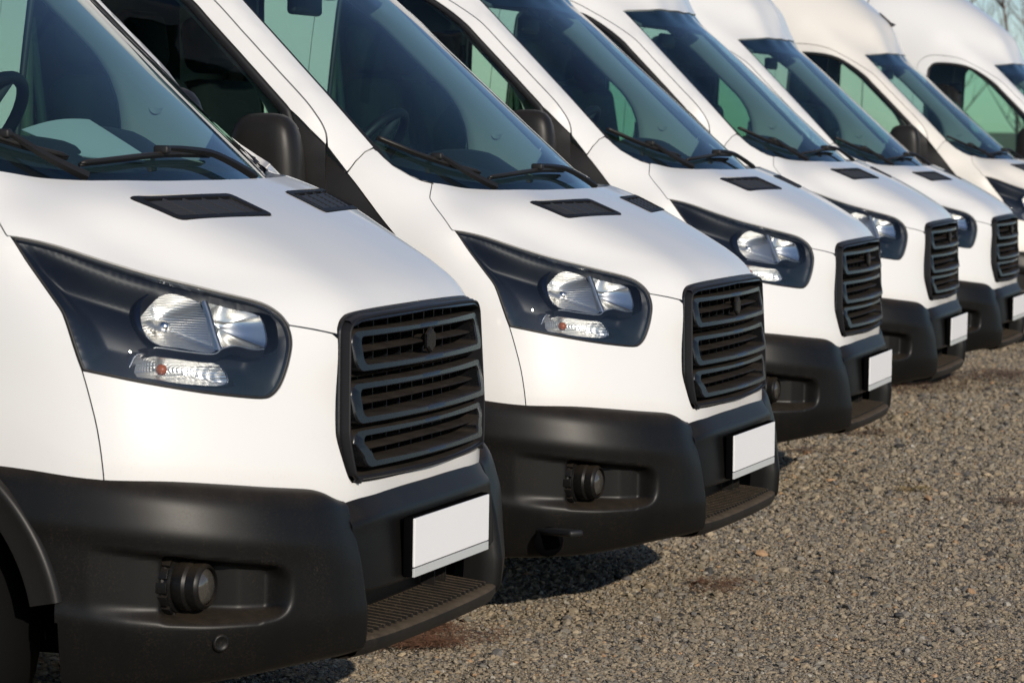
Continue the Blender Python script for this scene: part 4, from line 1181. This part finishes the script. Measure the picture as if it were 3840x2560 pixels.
# dry pine needles blown against the vans
def needles(cx, cy, rx, ry, n, label, tone=1.0, ln=(.04, .10)):
    c = gnd(cx, cy); ex = gnd(cx + rx, cy) - c; ey = gnd(cx, cy - ry) - c
    V = []; F = []; cl = [(random.uniform(-.7, .7), random.uniform(-.7, .7), random.uniform(.12, .45)) for _ in range(9)]
    for i in range(n):
        k_ = random.choice(cl); r = random.random()
        p = c + ex * (k_[0] + random.gauss(0, k_[2])) + ey * (k_[1] * .8 + random.gauss(0, k_[2] * .7)); z = float(gz(p.y)) + .010 + .014 * random.random() * (1 - r)
        th = random.gauss(.1, .9); L_ = random.uniform(*ln); z += .006; d = Vector((cos(th), sin(th), random.gauss(0, .1))) * L_; s_ = Vector((-sin(th), cos(th), 0)) * .0013
        b_ = Vector((0, 0, random.uniform(0, .006))); k = len(V); p = Vector((p.x, p.y, z))
        V += [p - d / 2 - s_, p - d / 2 + s_, p + b_ - s_, p + b_ + s_, p + d / 2 - s_ * .4, p + d / 2 + s_ * .4]; F += [(k, k + 1, k + 3, k + 2), (k + 2, k + 3, k + 5, k + 4)]
    MB().add(V, F).obj("pine_needles", needle_mats[tone], None, smooth=False, label=label, cat="pine needles", kind="stuff")
needle_mats = {1.0: simple("dry_needles", (.24, .115, .06), .8), .5: simple("old_needles", (.15, .08, .05), .85), 2.0: simple("dry_grass", (.36, .25, .07), .8)}
needles(1650, 2395, 300, 70, 2000, "rust-brown heap of pine needles below the nearest van's bumper")
needles(2700, 2215, 130, 34, 190, "small brown tuft of needles on open gravel")
needles(3560, 1445, 400, 70, 5000, "wide brown patch of needles in front of the fourth van", .5)
needles(3250, 1630, 130, 16, 200, "thin streak of needles beside the third van's bumper", .5)
needles(3050, 1700, 120, 14, 160, "thin streak of needles below the third van's number plate", .5)
needles(3430, 1847, 80, 12, 90, "dry yellow grass tuft on open gravel", 2.0)
needles(3800, 1895, 90, 14, 120, "brown needles at the right edge of the gravel", .5)

# ------------------------------------------------------------------ bare trees far behind
bark = simple("bark", (.19, .135, .105), .9)
def tree(x, y, h, seed, label):
    R = random.Random(seed); root = obj("bare_tree", None, None, label=label, cat="tree", group="bare trees behind the vans"); root.location = (x, y, -.07)
    tk = MB(); cr_ = MB()
    P0 = [Vector((0, 0, 0))]; d = Vector((R.gauss(0, .05), R.gauss(0, .05), 1))
    for i in range(8): d = (d + Vector((R.gauss(0, .06), R.gauss(0, .06), .05))).normalized(); P0.append(P0[-1] + d * h / 8)
    tk.tube(P0, list(np.linspace(h * .009, h * .003, 9)), 8)
    def br(p, d, L, r, lv):
        Q = [p]; e = d
        for i in range(4): e = (e + Vector((R.gauss(0, .12), R.gauss(0, .12), .10))).normalized(); Q.append(Q[-1] + e * L / 4)
        cr_.tube(Q, list(np.linspace(r, r * .35, 5)), 4, caps=False)
        if lv < 3:
            for i in range(4 if lv else 5):
                q = Q[R.randint(1, 4)]; f = (e + Vector((R.gauss(0, .7), R.gauss(0, .7), R.gauss(.25, .3)))).normalized(); br(q, f, L * R.uniform(.45, .65), r * .45, lv + 1)
    for i in range(11):
        k = R.randint(1, 7); a = R.random() * 2 * pi; br(P0[k], Vector((cos(a), sin(a), .9)).normalized(), h * R.uniform(.22, .38), h * .0035, 1)
    tk.obj("trunk", bark, root); cr_.obj("crown", bark, root)
for i in range(14):
    x = -25.5 + 1.05 * i + random.uniform(-.3, .3)
    tree(x, 112 + 14 * random.random(), random.uniform(8.5, 11), 40 + i, "leafless brown tree far behind the vans at the top right corner")
